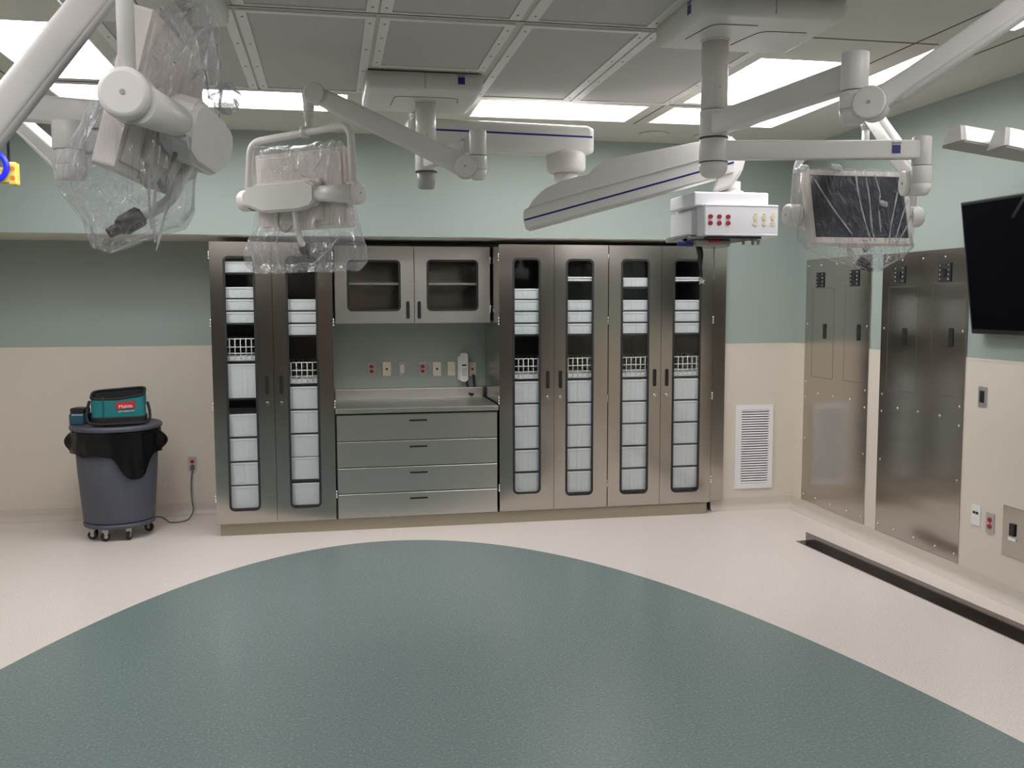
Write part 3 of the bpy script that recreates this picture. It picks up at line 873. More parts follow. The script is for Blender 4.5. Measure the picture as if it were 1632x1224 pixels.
def knuckle(t, c, q, z1, r=.05, side=1):
    """elbow under an arm end: vertical collar + disc joint whose axis is horizontal, perpendicular to arm c->q"""
    c = V(c); d = (V(q) - c); d.z = 0; d.normalize(); s = V((-d.y, d.x, 0)) * side
    b = new(); cyl(b, (c.x, c.y, z1), (c.x, c.y, c.z - .01), r * .98, n=30, bev=.003)
    lathe(b, (c.x, c.y, c.z - .01), [(r * .98, 0), (r * .9, -.03), (r * .6, -.05)], 30)
    cyl(b, c, c + d * .07, r * .9, r * .9, 24)
    cyl(b, c - s * .035 + d * .062, c + s * (r + .012) + d * .062, .056, n=32, bev=.006)
    cyl(b, c + s * (r + .012) + d * .062, c + s * (r + .016) + d * .062, .006, n=10, mi=1)
    cyl(b, c + s * (r - .006) + d * .062, c + s * (r - .003) + d * .062, .0575, n=32, mi=1)
    return obj('elbow_joint', b, ['equip', 'capgrey'], t)
def spring(t, p, q, h0=.10, h1=.085, w=.062):
    b = new()
    beam(b, p, q, [(0, w / 2, .048), (.06, w / 2, h0 / 2), (.2, w / 2, h0 / 2 * .84), (.5, w / 2, h0 / 2 * .84), (.85, w / 2, h1 / 2), (1, w / 2, .04)], 32, 6)
    a = obj('spring_arm', b, 'equip', t)
    p = V(p); q = V(q); s, u = basis(q - p)
    b = new()
    beam(b, p + (q - p) * .09 - u * .040, p + (q - p) * .93 - u * .034, [(0, w * .30, .004), (.04, w * .42, .014), (.96, w * .42, .014), (1, w * .3, .004)], 20, 3)
    obj('lower_cover', b, 'equip2', a)
    return a
def top_joint(t, p, q, zb, r=.052):
    """joint at the raised end of a spring arm with its drop socket"""
    p = V(p); q = V(q); d = (p - q); d.z = 0; d.normalize(); s = V((-d.y, d.x, 0))
    b = new(); cyl(b, p - s * .042, p + s * .042, r, n=32, bev=.006)
    o = p + d * .035
    tube(b, [o + V((0, 0, .02)), o - V((0, 0, .05)), V((o.x, o.y, zb))], lambda k: .034 - .012 * k, 24)
    for k in range(3): cyl(b, (o.x, o.y, zb + .02 + .022 * k), (o.x, o.y, zb + .026 + .022 * k), .0275, n=24)
    obj('drop_joint', b, 'equip', t)
    return V((o.x, o.y, zb))

# ---- right boom
C1 = V((1.669, 3.937, 0))
boomR = thing('ceiling_boom', 'white ceiling boom with two jointed arms at the right, holding the dark-screened monitor', 'ceiling boom', (C1.x, C1.y, ZC), 'ceiling booms with jointed arms')
c = canopy(boomR, 1.455, 3.567, 2.085, 4.11)
outline_groove(c, rounded([(1.53, 3.93), (1.56, 3.70), (1.75, 3.69)], .05)); outline_groove(c, rounded([(1.76, 3.98), (1.80, 3.76), (2.0, 3.75)], .05))
logo(c, (1.4545, 3.70, 2.872), (0, -1, 0), (0, 0, 1), .038)
column(boomR, C1.x, C1.y, 2.526, 2.823)
hub(boomR, C1.x, C1.y, 2.406, 2.524)
hub(boomR, C1.x, C1.y, 2.300, 2.402, .062, .065)
E1 = V((1.809, 3.044, 2.471)); E2 = V((2.567, 3.759, 2.352))
arm(boomR, (C1.x, C1.y, 2.462), (E1.x, E1.y, 2.471), .092, .074, 'upper_arm')
la = arm(boomR, (C1.x, C1.y, 2.352), (E2.x, E2.y, 2.352), .080, .07, 'lower_arm')
dl = (E2 - V((C1.x, C1.y, E2.z))).normalized(); nl = V((dl.y, -dl.x, 0))
if nl.y > 0: nl = -nl
logo(la, V((C1.x, C1.y, 2.350)) + dl * .79 + nl * .0362, dl, (0, 0, 1), .036)
b = new(); cyl(b, (E1.x, E1.y, 2.549), (E1.x, E1.y, 2.419), .047, n=32, bev=.003); obj('arm_end', b, 'equip', boomR)
b = new(); cyl(b, (E2.x, E2.y, 2.408), (E2.x, E2.y, 2.284), .041, n=32, bev=.003); obj('arm_end', b, 'equip', boomR)
SR = V((2.33, 2.55, 2.76))   # raised end (outside the frame) of the arm reaching toward the camera
K1 = V((E1.x, E1.y, 2.355))
S1s = V((K1.x + .04, K1.y - .02, 2.362))
knuckle(boomR, (K1.x, K1.y, 2.365), SR, 2.415, .05, -1)
spring(boomR, K1 + V((.045, -.042, .010)), SR, .078, .072, .060)
K2 = V((E2.x, E2.y, 2.205)); J3 = V((2.735, 4.46, 2.668))
knuckle(boomR, (K2.x, K2.y, 2.215), J3, 2.281, .045, 1)
spring(boomR, K2, J3, .10, .085, .06)
S3 = top_joint(boomR, J3, K2, 2.575)

# ---- middle boom
C2 = V((.55, 5.395, 0))
boomM = thing('ceiling_boom', 'white ceiling boom at the centre, its spring arm reaching left to the rear-view monitor', 'ceiling boom', (C2.x, C2.y, ZC), 'ceiling booms with jointed arms')
c = canopy(boomM, .206, 5.10, .835, 5.72)
outline_groove(c, rounded([(.36, 5.52), (.37, 5.27), (.72, 5.27), (.73, 5.40)], .05))
logo(c, (.715, 5.0995, 2.878), (1, 0, 0), (0, 0, 1), .038)
column(boomM, C2.x, C2.y, 2.555, 2.823)
hub(boomM, C2.x, C2.y, 2.432, 2.553)
b = new(); lathe(b, (C2.x, C2.y, 2.34), [(.035, -.004), (.046, .0), (.052, .04), (.056, .088)], 36); obj('bottom_cap', b, 'capgrey', boomM)
E3 = V((.745, 4.74, 2.490))
ma = arm(boomM, (C2.x, C2.y, 2.49), (E3.x, E3.y, 2.49), .080, .07, 'arm')
dl = (V((E3.x, E3.y, 0)) - C2).normalized(); nl = V((dl.y, -dl.x, 0))
if nl.x > 0: nl = -nl
logo(ma, V((C2.x, C2.y, 2.494)) + dl * .58 + nl * .0362, dl, (0, 0, 1), .036)
b = new(); cyl(b, (E3.x, E3.y, 2.552), (E3.x, E3.y, 2.428), .043, n=32, bev=.003); obj('arm_end', b, 'equip', boomM)
K3 = V((.69, 4.752, 2.372)); J2 = V((-.055, 4.90, 2.735))
knuckle(boomM, (E3.x, E3.y, 2.368), J2, 2.425, .046, 1)
spring(boomM, K3, J2, .115, .09, .062)
S2 = top_joint(boomM, J2, K3, 2.60)

# ---- left boom (partly behind the foreground monitor)
C3 = V((-.56, 3.86, 0))
boomL = thing('ceiling_boom', 'white ceiling boom at upper left, its column behind the bagged foreground monitor', 'ceiling boom', (C3.x, C3.y, ZC), 'ceiling booms with jointed arms')
c = canopy(boomL, -1.0, 3.60, -.39, 4.14)
outline_groove(c, rounded([(-.70, 4.0), (-.70, 3.74), (-.44, 3.74)], .05))
column(boomL, C3.x, C3.y, 2.45, 2.823)
hub(boomL, C3.x, C3.y, 2.335, 2.448)
hub(boomL, C3.x, C3.y, 2.215, 2.331, .062, .05)
E4 = V((-1.42, 3.62, 2.392)); E5 = V((-.94, 3.05, 2.272))
E5 = V((-.905, 3.64, 2.272))
arm(boomL, (C3.x, C3.y, 2.392), E4, .092, .074, 'upper_arm')
arm(boomL, (C3.x, C3.y, 2.272), E5, .080, .07, 'lower_arm')
b = new(); cyl(b, (E4.x, E4.y, 2.46), (E4.x, E4.y, 2.33), .047, n=32, bev=.003); obj('arm_end', b, 'equip', boomL)
b = new(); cyl(b, (E5.x, E5.y, 2.335), (E5.x, E5.y, 2.235), .058, n=32, bev=.003); obj('arm_end', b, 'equip', boomL)
KA = V((-.915, 3.65, 2.185)); JA = V((-1.405, 4.62, 2.555))
knuckle(boomL, (E5.x, E5.y, 2.19), JA, 2.235, .05, -1)
spring(boomL, KA, JA, .07, .065, .05)
# big arm that carries the foreground monitor
P1 = V((-.92, 2.30, 1.94)); J1 = V((-.375, 2.44, 2.60))
K4 = V((E4.x, E4.y, 2.25))

# ---- heavy equipment boom with a blue stripe
HB = V((.56, 5.735, 0))
heavy = thing('equipment_boom', 'heavy white two-part equipment boom with blue stripes behind the middle column', 'ceiling boom', (HB.x, HB.y, ZC))
b = new(); cyl(b, (HB.x, HB.y, 2.822), (HB.x, HB.y, 2.80), .075, n=36); cyl(b, (HB.x, HB.y, 2.80), (HB.x, HB.y, 2.775), .07, n=36)
obj('ceiling_swivel', b, 'equip2', heavy)
q = V((1.632, 5.825, 2.700)); p = V((HB.x - .10, HB.y - .008, 2.700))
hb = new()
beam(hb, p, q, [(0, .05, .05), (.01, .07, .075), (.04, .085, .09), (.97, .085, .09), (1, .078, .075), (1.004, .06, .05)], 40, 7)
ub = obj('upper_beam', hb, 'equip2', heavy)
d = (q - p).normalized(); nb = V((d.y, -d.x, 0))
def stripe(parent, a, e, nrm, up, h=.011, th=.0012):
    b = new(); ww = V(up).normalized() * h / 2
    rs = []
    for P in (a, e): rs.append([b.verts.new(V(P) + nrm * o_ + ww * s_) for o_, s_ in ((-.004, -1), (th, -1), (th, 1), (-.004, 1))])
    skin(b, rs, 0, True, False); obj('blue_stripe', b, 'blue', parent)
stripe(ub, p + d * .05 + nb * .0850 + V((0, 0, .018)), q - d * .012 + nb * .0850 + V((0, 0, .018)), nb, (0, 0, 1))
HE = V((1.475, 5.81, 0))
b = new(); lathe(b, (HE.x, HE.y, 2.50), [(.10, 0), (.116, .012), (.123, .03), (.124, .11), (.118, .125), (.09, .135)], 40); obj('swivel_hub', b, 'equip2', heavy)
b = new(); cyl(b, (HE.x, HE.y, 2.505), (HE.x, HE.y, 2.36), .075, n=36); obj('neck', b, 'equip2', heavy)
# lower tilting beam: side silhouette extruded in its own vertical plane
LA = V((1.215, 5.64, 2.200)); LB = V((2.33, 5.20, 2.50))
dh = V((LB.x - LA.x, LB.y - LA.y, 0)); LH = dh.length; dh.normalize(); nh = V((dh.y, -dh.x, 0))
slope = (LB.z - LA.z)
PL = lambda u, v, w: V((LA.x, LA.y, LA.z)) + dh * (u * LH) + V((0, 0, u * slope + v)) + nh * w
def silh(pts, w, m, bm_): prism(bm_, pts, -w, w, PL)
b = new(); prism(b, [(-.02, -.068), (-.035, .0), (-.03, .062), (1.0, .062), (1.0, -.068)], -.062, .062, PL)
bmesh.ops.bevel(b, geom=list(b.edges), offset=.008, segments=2, affect='EDGES')
lb = obj('lower_beam', b, 'equip2', heavy)
b = new(); prism(b, [(-.012, .055), (.02, .10), (.07, .145), (.16, .165), (.26, .165), (.30, .15), (1.0, .13), (1.0, .05)], -.072, .072, PL)
bmesh.ops.bevel(b, geom=list(b.edges), offset=.010, segments=2, affect='EDGES')
obj('beam_cover', b, 'equip2', lb)
b = new(); prism(b, [(.285, .14), (.32, .19), (.40, .215), (.98, .155), (1.02, .10), (1.0, .06)], -.068, .068, PL)
bmesh.ops.bevel(b, geom=list(b.edges), offset=.010, segments=2, affect='EDGES')
obj('upper_cover', b, 'equip2', lb)
stripe(lb, PL(-.026, -.006, .062), PL(1.0, -.006, .062), nh, (0, 0, 1))
b = new(); SX, SY = 2.345, 5.27
prism(b, [(.97, .13), (1.03, .10), (1.06, .02), (1.04, -.07), (.99, -.14), (.90, -.15), (.92, -.06), (.96, 0)], -.05, .05, PL)
bmesh.ops.bevel(b, geom=list(b.edges), offset=.012, segments=2, affect='EDGES')
obj('end_bracket', b, 'equip', heavy)

# ---- service head on the heavy boom
BX0, BY0 = 2.113, 5.10; BX1, BY1 = 2.572, 5.55; BZ0, BZ1 = 2.070, 2.250
sh = thing('service_head', 'white boxy medical service head with six red and six yellow-white sockets on its front', 'service head', (2.34, 5.3, 2.07))
b = new(); cyl(b, (SX, SY + .04, 2.325), (SX, SY + .04, 2.40), .075, n=36); cyl(b, (SX, SY + .04, 2.325), (SX, SY + .04, 2.345), .105, .09, 36); box(b, (SX - .13, SY - .08, 2.318), (SX + .13, SY + .16, 2.330), .003)
obj('mounting_neck', b, 'equip', sh)
b = new()
box(b, (BX0, BY0, BZ0), (BX1, BY1, BZ1), .010, 3)
box(b, (BX0 + .004, BY0 - .003, BZ1 - .012), (BX1 - .004, BY0 + .01, BZ1 - .002), .002); box(b, (BX0 + .004, BY0 - .003, BZ0 + .002), (BX1 - .004, BY0 + .01, BZ0 + .010), .002)
hd = obj('housing', b, 'headw', sh)
b = new(); box(b, (2.065, BY0 + .035, BZ1 - .01), (2.525, BY1 - .02, 2.322), .008, 2); obj('upper_cover', b, 'headw', sh)
b = new(); box(b, (BX0 - .030, BY0 + .12, BZ0 + .01), (BX0 + .002, BY1 + .01, BZ1 - .025), .004, 2); obj('side_panel', b, 'headw', sh)
b = new(); box(b, (BX0 - .055, BY0 + .10, BZ0 - .012), (BX0 + .08, BY1 + .03, BZ0 + .001), .004); box(b, (BX0 - .06, BY0 + .12, BZ0 + .001), (BX0 - .032, BY1 + .0, BZ0 + .016), .003); obj('side_rail', b, 'capgrey', sh)
b = new(); box(b, (BX0 + .04, BY0 + .03, BZ0 - .014), (BX1 - .09, BY1 - .02, BZ0 - .0005), .004); obj('underside_plate', b, 'black', sh)
b = new(); box(b, (BX0 + .0, BY0 + .12, BZ0 - .055), (BX0 + .22, BY1 - .12, BZ0 - .014), .012)
obj('gas_outlet_tray', b, 'capgrey', sh)
b = new(); box(b, (BX0 + .08, BY0 + .10, BZ0 - .030), (BX0 + .15, BY0 + .20, BZ0 - .013), .006); obj('red_gas_outlet', b, 'red', sh)
for x in (2.40, 2.46, 2.495):
    b = new(); cyl(b, (x, 5.2, BZ0 - .014), (x, 5.2, BZ0 - .045), .008, n=10); box(b, (x - .012, 5.19, BZ0 - .022), (x + .012, 5.21, BZ0 - .014)); obj('gas_connector', b, 'capgrey', sh)
fz = lambda u, v, w: (u, BY0 - .0005 + w, v)
for i in range(3):
    for zz in (2.178, 2.141):
        b = new(); x = 2.148 + .0285 + .0275 * 2 * i * .98 - .0265; receptacle(b, x, zz, fz, .0148, 0, 1, .003); obj('red_socket', b, ['red', 'black'], sh)
        b = new(); x = 2.425 + .054 * i; receptacle(b, x, zz, fz, .0148, 0, 1, .003)
        obj('white_socket', b, [MT['ivory'], MT['yellow']], sh)
        b = new(); prism(b, [(x - .011, zz + .0165), (x + .011, zz + .0165), (x, zz + .0235)], -.002, 0, fz); obj('warning_triangle', b, 'yellow', sh)
for s in (0, 1, 2):
    b = new(); prism(b, [(2.13 + .0539 * s + .006, 2.158), (2.13 + .0539 * s + .034, 2.158), (2.13 + .0539 * s + .034, 2.161), (2.13 + .0539 * s + .006, 2.161)], -.001, 0, fz); obj('marking', b, 'plate', sh)
# dark cables and a hanging hand control under the head
b = new()
tube(b, [(2.135, 5.28, 2.03), (2.15, 5.25, 1.99), (2.142, 5.24, 1.93), (2.155, 5.235, 1.86), (2.148, 5.23, 1.80)], .009, 10, 0, 6)
tube(b, [(2.165, 5.28, 2.03), (2.17, 5.26, 1.97), (2.160, 5.25, 1.90), (2.16, 5.24, 1.83)], .006, 8, 0, 6)
tube(b, [(2.15, 5.28, 2.02), (2.158, 5.255, 1.94)], lambda k: .016 - .006 * k, 12)
cb = tag(obj('hanging_cable', b, 'black', loc=(2.15, 5.26, 2.03)), 'bunch of black cables hanging under the white service head', 'cable')
b = new()
for a in range(6):
    an = a * PI / 3; cyl(b, (2.152, 5.22, 1.815), (2.152 + .022 * math.cos(an), 5.22 + .01 * math.sin(an * 2), 1.815 + .022 * math.sin(an)), .005, .004, 8)
cyl(b, (2.152, 5.225, 1.80), (2.152, 5.225, 1.83), .008, n=10)
obj('connector_cluster', b, 'chrome', cb)
b = new(); cyl(b, (2.235, 5.24, 2.02), (2.232, 5.23, 1.82), .0045, n=8); tag(obj('hanging_hose', b, 'capgrey', loc=(2.235, 5.24, 2.02)), 'thin grey hose hanging right of the black cables under the service head', 'hose')
b = new(); cyl(b, (2.005, 5.235, 2.030), (2.10, 5.235, 2.028), .014, n=18, bev=.004); box(b, (2.045, 5.225, 2.040), (2.06, 5.245, 2.060)); box(b, (2.045, 5.225, 2.048), (2.06, 5.27, 2.060))
tag(obj('hook_handle', b, 'blue', loc=(2.05, 5.235, 2.03)), 'short dark blue handle hooked under the left side of the service head', 'handle')

# ================================================================== MONITORS ON YOKES
def monitor(label, origin, rotz, tilt, top, screen_mat='screen', mirror=1, w=.58, h=.39, pz=.035):
    """yoke pivots at +-.36 on local x through origin, screen facing local -y; top = drop joint above"""
    t = thing('yoke_monitor', label, 'monitor', origin, 'flat monitors hung in yoke frames')
    R = Matrix.Translation(origin) @ Matrix.Rotation(rotz, 4, 'Z')
    T = R @ Matrix.Rotation(tilt, 4, 'X')
    m = mirror
    # yoke frame
    b = new()
    loc_top = R.inverted() @ V(top)
    zt = .315; ty = -.018 * m
    pts = rounded([(-.345, .035, .01), (-.325, .03, zt + ty), (.325, .03, zt - ty), (.345, .035, .01)], .07, 6)
    tube(b, pts, .0185, 16)
    bmesh.ops.transform(b, matrix=R, verts=b.verts)
    yk = obj('yoke_frame', b, 'equip', t)
    b = new(); tube(b, [(loc_top.x, loc_top.y, loc_top.z + .03), (loc_top.x, loc_top.y, zt + .03), (loc_top.x, .03, zt - .01)], .019, 16)
    cyl(b, (loc_top.x, .03, zt - .02), (loc_top.x, .03, zt + .03), .027, .022, 20)
    bmesh.ops.transform(b, matrix=R, verts=b.verts); obj('stem', b, 'equip', t)
    for s in (-1, 1):
        b = new(); cyl(b, (s * .305, .035, 0), (s * .385, .035, 0), .055, n=36, bev=.012)
        cyl(b, (s * .384, .035, 0), (s * .3865, .035, 0), .006, n=10, mi=1)
        cyl(b, (s * .309, .035, 0), (s * .313, .035, 0), .0558, n=36, mi=1)
        bmesh.ops.transform(b, matrix=R, verts=b.verts); obj('pivot', b, ['equip', 'capgrey'], t)
    # crossbar housing behind the screen
    b = new(); yc = .095
    o = [(-.30, -.02), (-.30, .035), (-.245, .045), (-.20, .078), (.13, .078), (.18, .05), (.18, -.030), (.14, -.035), (.07, -.070), (-.17, -.070)]
    o = [(x * m, z) for x, z in o]
    prism(b, o, yc - .035, yc + .042, XZ)
    bmesh.ops.bevel(b, geom=list(b.edges), offset=.012, segments=3, affect='EDGES', clamp_overlap=True)
    cyl(b, (m * .165, yc + .001, .008), (m * .355, .055, .0), .037, .047, 28)
    cyl(b, (-m * .24, yc, .0), (-m * .34, .05, .0), .034, .04, 24)
    bmesh.ops.transform(b, matrix=T, verts=b.verts); obj('crossbar', b, 'equip', t)
    # display
    b = new(); z0, z1 = pz - h / 2, pz + h / 2
    prism(b, rrect(-w / 2, z0, w / 2, z1, .008, 3), -.03, .02, XZ, holes=[rrect(-w / 2 + .026, z0 + .030, w / 2 - .026, z1 - .026, .002, 1)])
    box(b, (-w / 2 + .02, .0, z0 + .02), (w / 2 - .02, .028, z1 - .02), .004)
    box(b, (-.15, .025, z0 + .04), (.15, .050, z1 - .14), .01)
    for k in range(4): box(b, (w / 2 - .13, .0275, z1 - .09 + .012 * k), (w / 2 - .05, .0295, z1 - .085 + .012 * k))
    bmesh.ops.transform(b, matrix=T, verts=b.verts); dsp = obj('display_housing', b, 'bezel', t)
    b = new(); box(b, (-w / 2 + .02, -.024, z0 + .024), (w / 2 - .02, -.001, z1 - .02)); bmesh.ops.transform(b, matrix=T, verts=b.verts); obj('screen', b, screen_mat, dsp)
    b = new(); box(b, (-.022, -.0315, z0 + .010), (.022, -.0295, z0 + .018)); box(b, (w / 2 - .14, -.0312, z0 + .006), (w / 2 - .05, -.0295, z0 + .010))
    bmesh.ops.transform(b, matrix=T, verts=b.verts); obj('badge', b, 'plate', dsp)
    # handle under the screen
    b = new(); zb = z0
    tube(b, [(-.02, .10, -.06), (-.02, .095, zb + .06), (-.018, .075, zb - .02), (-.005, .05, zb - .055), (.004, .020, zb - .082)], .0145, 14, 0, 6)
    bmesh.ops.transform(b, matrix=T, verts=b.verts); hn = obj('handle', b, 'equip', t)
    b = new(); beam(b, V((.003, .026, zb - .076)), V((.014, -.020, zb - .126)), [(0, .016, .016), (.12, .026, .026), (.8, .026, .026), (1, .016, .018)], 18, 3)
    cyl(b, (.014, -.018, zb - .124), (.019, -.040, zb - .146), .015, .013, 14, bev=.003)
    bmesh.ops.transform(b, matrix=T, verts=b.verts); obj('grip', b, 'black', hn)
    # keypad / cable entry boxes on the back
    b = new(); box(b, (-.10, .02, z0 - .0), (.10, .055, z0 + .05), .004); box(b, (.05, .03, z0 - .012), (.075, .05, z0 + .002), .002)
    bmesh.ops.transform(b, matrix=T, verts=b.verts); obj('connector_box', b, 'bezel', dsp)
    b = new(); tube(b, [(.04, .05, z0 + .02), (.07, .08, z0 - .01), (.10, .09, z0 + .03), (.09, .09, -.05)], .006, 8, 0, 6)
    bmesh.ops.transform(b, matrix=T, verts=b.verts); obj('cable', b, 'capgrey', dsp)
    return t, R, T

def bag(label, T, levels, seed, name='plastic_cover', crease=10, amp=.012, cutoff=None):
    """levels: (z, cx, cy, half x, half y) in the monitor's frame, top to bottom"""
    rnd = random.Random(seed); b = new(); n = 96; rs = []
    L = []
    for i in range(len(levels) - 1):
        for k in range(8):
            t = k / 8; L.append([a + (c - a) * (t * t * (3 - 2 * t) * .5 + t * .5) for a, c in zip(levels[i], levels[i + 1])])
    L.append(list(levels[-1]))
    off = V((rnd.uniform(0, 50), rnd.uniform(0, 50), rnd.uniform(0, 50)))
    for li, (z, cx, cy, hx, hy) in enumerate(L):
        r = []
        for i in range(n):
            a = 2 * PI * i / n; c, s = math.cos(a), math.sin(a); p = 3.0
            x = cx + hx * math.copysign(abs(c) ** (2 / p), c); y = cy + hy * math.copysign(abs(s) ** (2 / p), s)
            q = V((c * 2.2, s * 2.2, z * 2.4)) + off
            d = noise.noise(q * 1.3) * amp * 1.6 + abs(noise.noise(V((c * crease * .5, s * crease * .5, z * 1.5)) + off)) * amp * 1.6 - amp * .5 + noise.noise(q * 6) * amp * .5
            k = min(1, hx / .06)
            r.append(b.verts.new((x + c * d * k, y + s * d * k, z + noise.noise(q * 2 + V((9, 0, 0))) * .012 * k)))
        rs.append(r)
    skin(b, rs, 0, False, True)
    bmesh.ops.transform(b, matrix=T, verts=b.verts)
    org = T @ V((levels[-1][1], levels[-1][2], levels[-1][0]))
    o = obj(name, b, 'film', loc=tuple(org))
    return tag(o, label, 'plastic bag', 'clear plastic covers over the monitors')
# right monitor, screen toward the room
O3 = V((2.700, 4.480, 2.136))
m3 = monitor('monitor at the right with its dark screen facing the room', O3, .0, -.24, S3)
bag('clear plastic bag over the dark-screened monitor at the right', m3[2],
    [(.245, .0, .0, .285, .03), (.238, .0, .0, .30, .05), (.15, .0, .0, .312, .055), (0, -.01, .0, .325, .06), (-.12, -.02, .0, .325, .07), (-.18, -.01, .0, .31, .085), (-.235, .02, -.01, .20, .075), (-.275, .04, -.03, .085, .05), (-.315, .04, -.06, .02, .02)], 3)
# middle monitor, seen from behind
O2 = V((-.122, 4.927, 2.222))
m2 = monitor('monitor in a yoke seen from behind, in front of the left glass cabinet', O2, PI - .685, -.06, S2, mirror=-1)
bag('clear plastic bag hanging over the rear-view monitor in front of the glass cabinets', m2[2],
    [(.262, .0, .0, .26, .018), (.245, -.0, .0, .27, .05), (.12, .0, .0, .285, .05), (-.02, .0, .0, .30, .06), (-.16, -.0, .01, .33, .10), (-.26, .0, .02, .36, .14), (-.33, .0, .02, .35, .15), (-.375, .0, .02, .30, .12)], 5)
# big foreground monitor at the left, edge-on
O1 = V((-.425, 2.513, 2.130))
J1 = V((-.425, 2.480, 2.590))
spd = thing('ceiling_boom', 'large foreground white spring arm crossing the upper left corner', 'ceiling boom', (-1.0, 2.2, 1.95))
P1 = V((-.905, 2.287, 1.862))
b = new()
beam(b, P1, J1, [(0, .030, .036), (.08, .031, .040), (.2, .030, .037), (.8, .030, .035), (.93, .030, .034), (1, .030, .03)], 36, 6)
sa = obj('spring_arm', b, 'equip', spd)
s_, u_ = basis(J1 - P1)
b = new(); beam(b, P1 + (J1 - P1) * .04 - u_ * .034, P1 + (J1 - P1) * .92 - u_ * .032, [(0, .018, .006), (.05, .026, .017), (.95, .026, .017), (1, .018, .006)], 28, 2.4)
obj('lower_cover', b, 'equip2', sa)
b = new(); cyl(b, (P1.x, P1.y, P1.z - .05), (P1.x, P1.y, P1.z + .12), .055, n=32, bev=.005); cyl(b, P1 - s_ * .06, P1 + s_ * .06, .06, n=32, bev=.006); obj('elbow_joint', b, 'equip', spd)
b = new(); cyl(b, (P1.x, P1.y, P1.z + .12), (P1.x, P1.y, 2.25), .05, n=32, bev=.004)
obj('arm_end', b, 'equip', spd)
arm(spd, (P1.x, P1.y, 2.19), (P1.x - .75, P1.y + .9, 2.19), .09, .074)
b = new(); cyl(b, (P1.x - .75, P1.y + .9, 2.10), (P1.x - .75, P1.y + .9, ZC), .058, n=32); obj('column', b, 'equip', spd)
S1 = top_joint(spd, J1, P1, 2.49)
m1 = monitor('large foreground monitor at the left seen edge-on, with a round white pivot toward the camera', O1, -PI / 2 - .08, -.27, S1, mirror=1, w=.56, h=.36)
bag('clear plastic bag over the foreground monitor at the left', m1[2],
    [(.33, -.06, .02, .03, .02), (.30, -.06, .02, .07, .04), (.24, -.04, .02, .18, .05), (.17, -.02, .01, .27, .065), (.05, .0, .0, .30, .075), (-.10, .0, -.01, .30, .10), (-.17, .0, -.01, .29, .12), (-.22, .03, -.01, .22, .12), (-.28, .03, -.02, .10, .06), (-.335, .03, -.04, .02, .02)], 9)

# crumpled knots and folds of the film
def knot(parent, c, d, L, r0, seed, nm='film_knot'):
    b = new(); rs = []; c = V(c); d = V(d).normalized(); s_k, u_k = basis(d)
    for i in range(17):
        tt = i / 16; rr = r0 * (math.sin(PI * min(1, .06 + tt * .9)) + .12); r = []
        for k in range(30):
            a = 2 * PI * k / 30; q = rr * (1 + .75 * noise.noise(V((math.cos(a) * 2.5 + seed, math.sin(a) * 2.5, tt * L * 60))))
            r.append(b.verts.new(c + d * (L * (tt - .5)) + (s_k * math.cos(a) + u_k * math.sin(a)) * q))
        rs.append(r)
    skin(b, rs, 0, True, True); return obj(nm, b, 'crumple', parent)
def fold(parent, pts, w=.003):
    b = new(); P = crom(pts, 8); rnd = random.Random(len(P))
    tube(b, P, lambda t: w * (.5 + .9 * abs(math.sin(t * 9 + pts[0][0] * 40))), 6); return obj('film_fold', b, 'crumple', parent)
BG = {o.name: o for o in COL.objects if o.name.startswith('plastic_cover')}
knot(BG['plastic_cover.002'], (-.262, 2.66, 2.235), (0, 0, 1), .085, .030, 3)
T3 = m3[2]; b3 = BG['plastic_cover']
q3 = lambda px, py, y=-.066: T3 @ V(((px - 1372) / 300, y, (330 - py) / 295 + .035))
knot(b3, q3(1274, 276), (1, .1, .3), .09, .016, 1); knot(b3, q3(1334, 272), (1, 0, -.4), .07, .013, 2); knot(b3, q3(1406, 328), (1, .1, -.5), .055, .012, 5)
for ln in ([(1364, 276), (1366, 320), (1372, 360), (1378, 388)], [(1380, 274), (1383, 320), (1382, 360), (1384, 388)], [(1396, 282), (1402, 310), (1400, 322)],
           [(1397, 340), (1396, 372)], [(1433, 308), (1424, 335), (1414, 365), (1408, 392)], [(1294, 292), (1318, 334), (1348, 378)], [(1458, 332), (1436, 372), (1406, 404)], [(1448, 322), (1432, 356), (1420, 384)]):
    fold(b3, [q3(x, y) for x, y in ln], .0028)
T2 = m2[2]; b2_ = BG['plastic_cover.001']
for ln in ([(-.25, .262), (-.12, .23), (.05, .25), (.26, .27)], [(.10, .18), (.0, .13), (-.06, .10)], [(.16, .15), (.08, .12)], [(-.20, .2), (-.12, .12)], [(-.30, -.2), (-.2, -.28), (-.08, -.36)], [(.10, -.12), (.12, -.24), (.1, -.36)], [(.3, -.2), (.27, -.34)]):
    fold(b2_, [T2 @ V((x, .10 if z < -.15 else .058, z)) for x, z in ln], .003)
T1 = m1[2]
for ln in ([(.27, -.06), (.22, -.16), (.12, -.25)], [(.22, -.06), (.14, -.2), (.06, -.28)], [(.0, -.1), (.03, -.2), (.03, -.3)], [(.26, .12), (.18, .2), (.04, .27)], [(-.05, .25), (-.18, .2), (-.26, .1)], [(.1, .12), (.0, .17), (-.1, .12)]):
    fold(BG['plastic_cover.002'], [T1 @ V((x, .085, z)) for x, z in ln], .003)
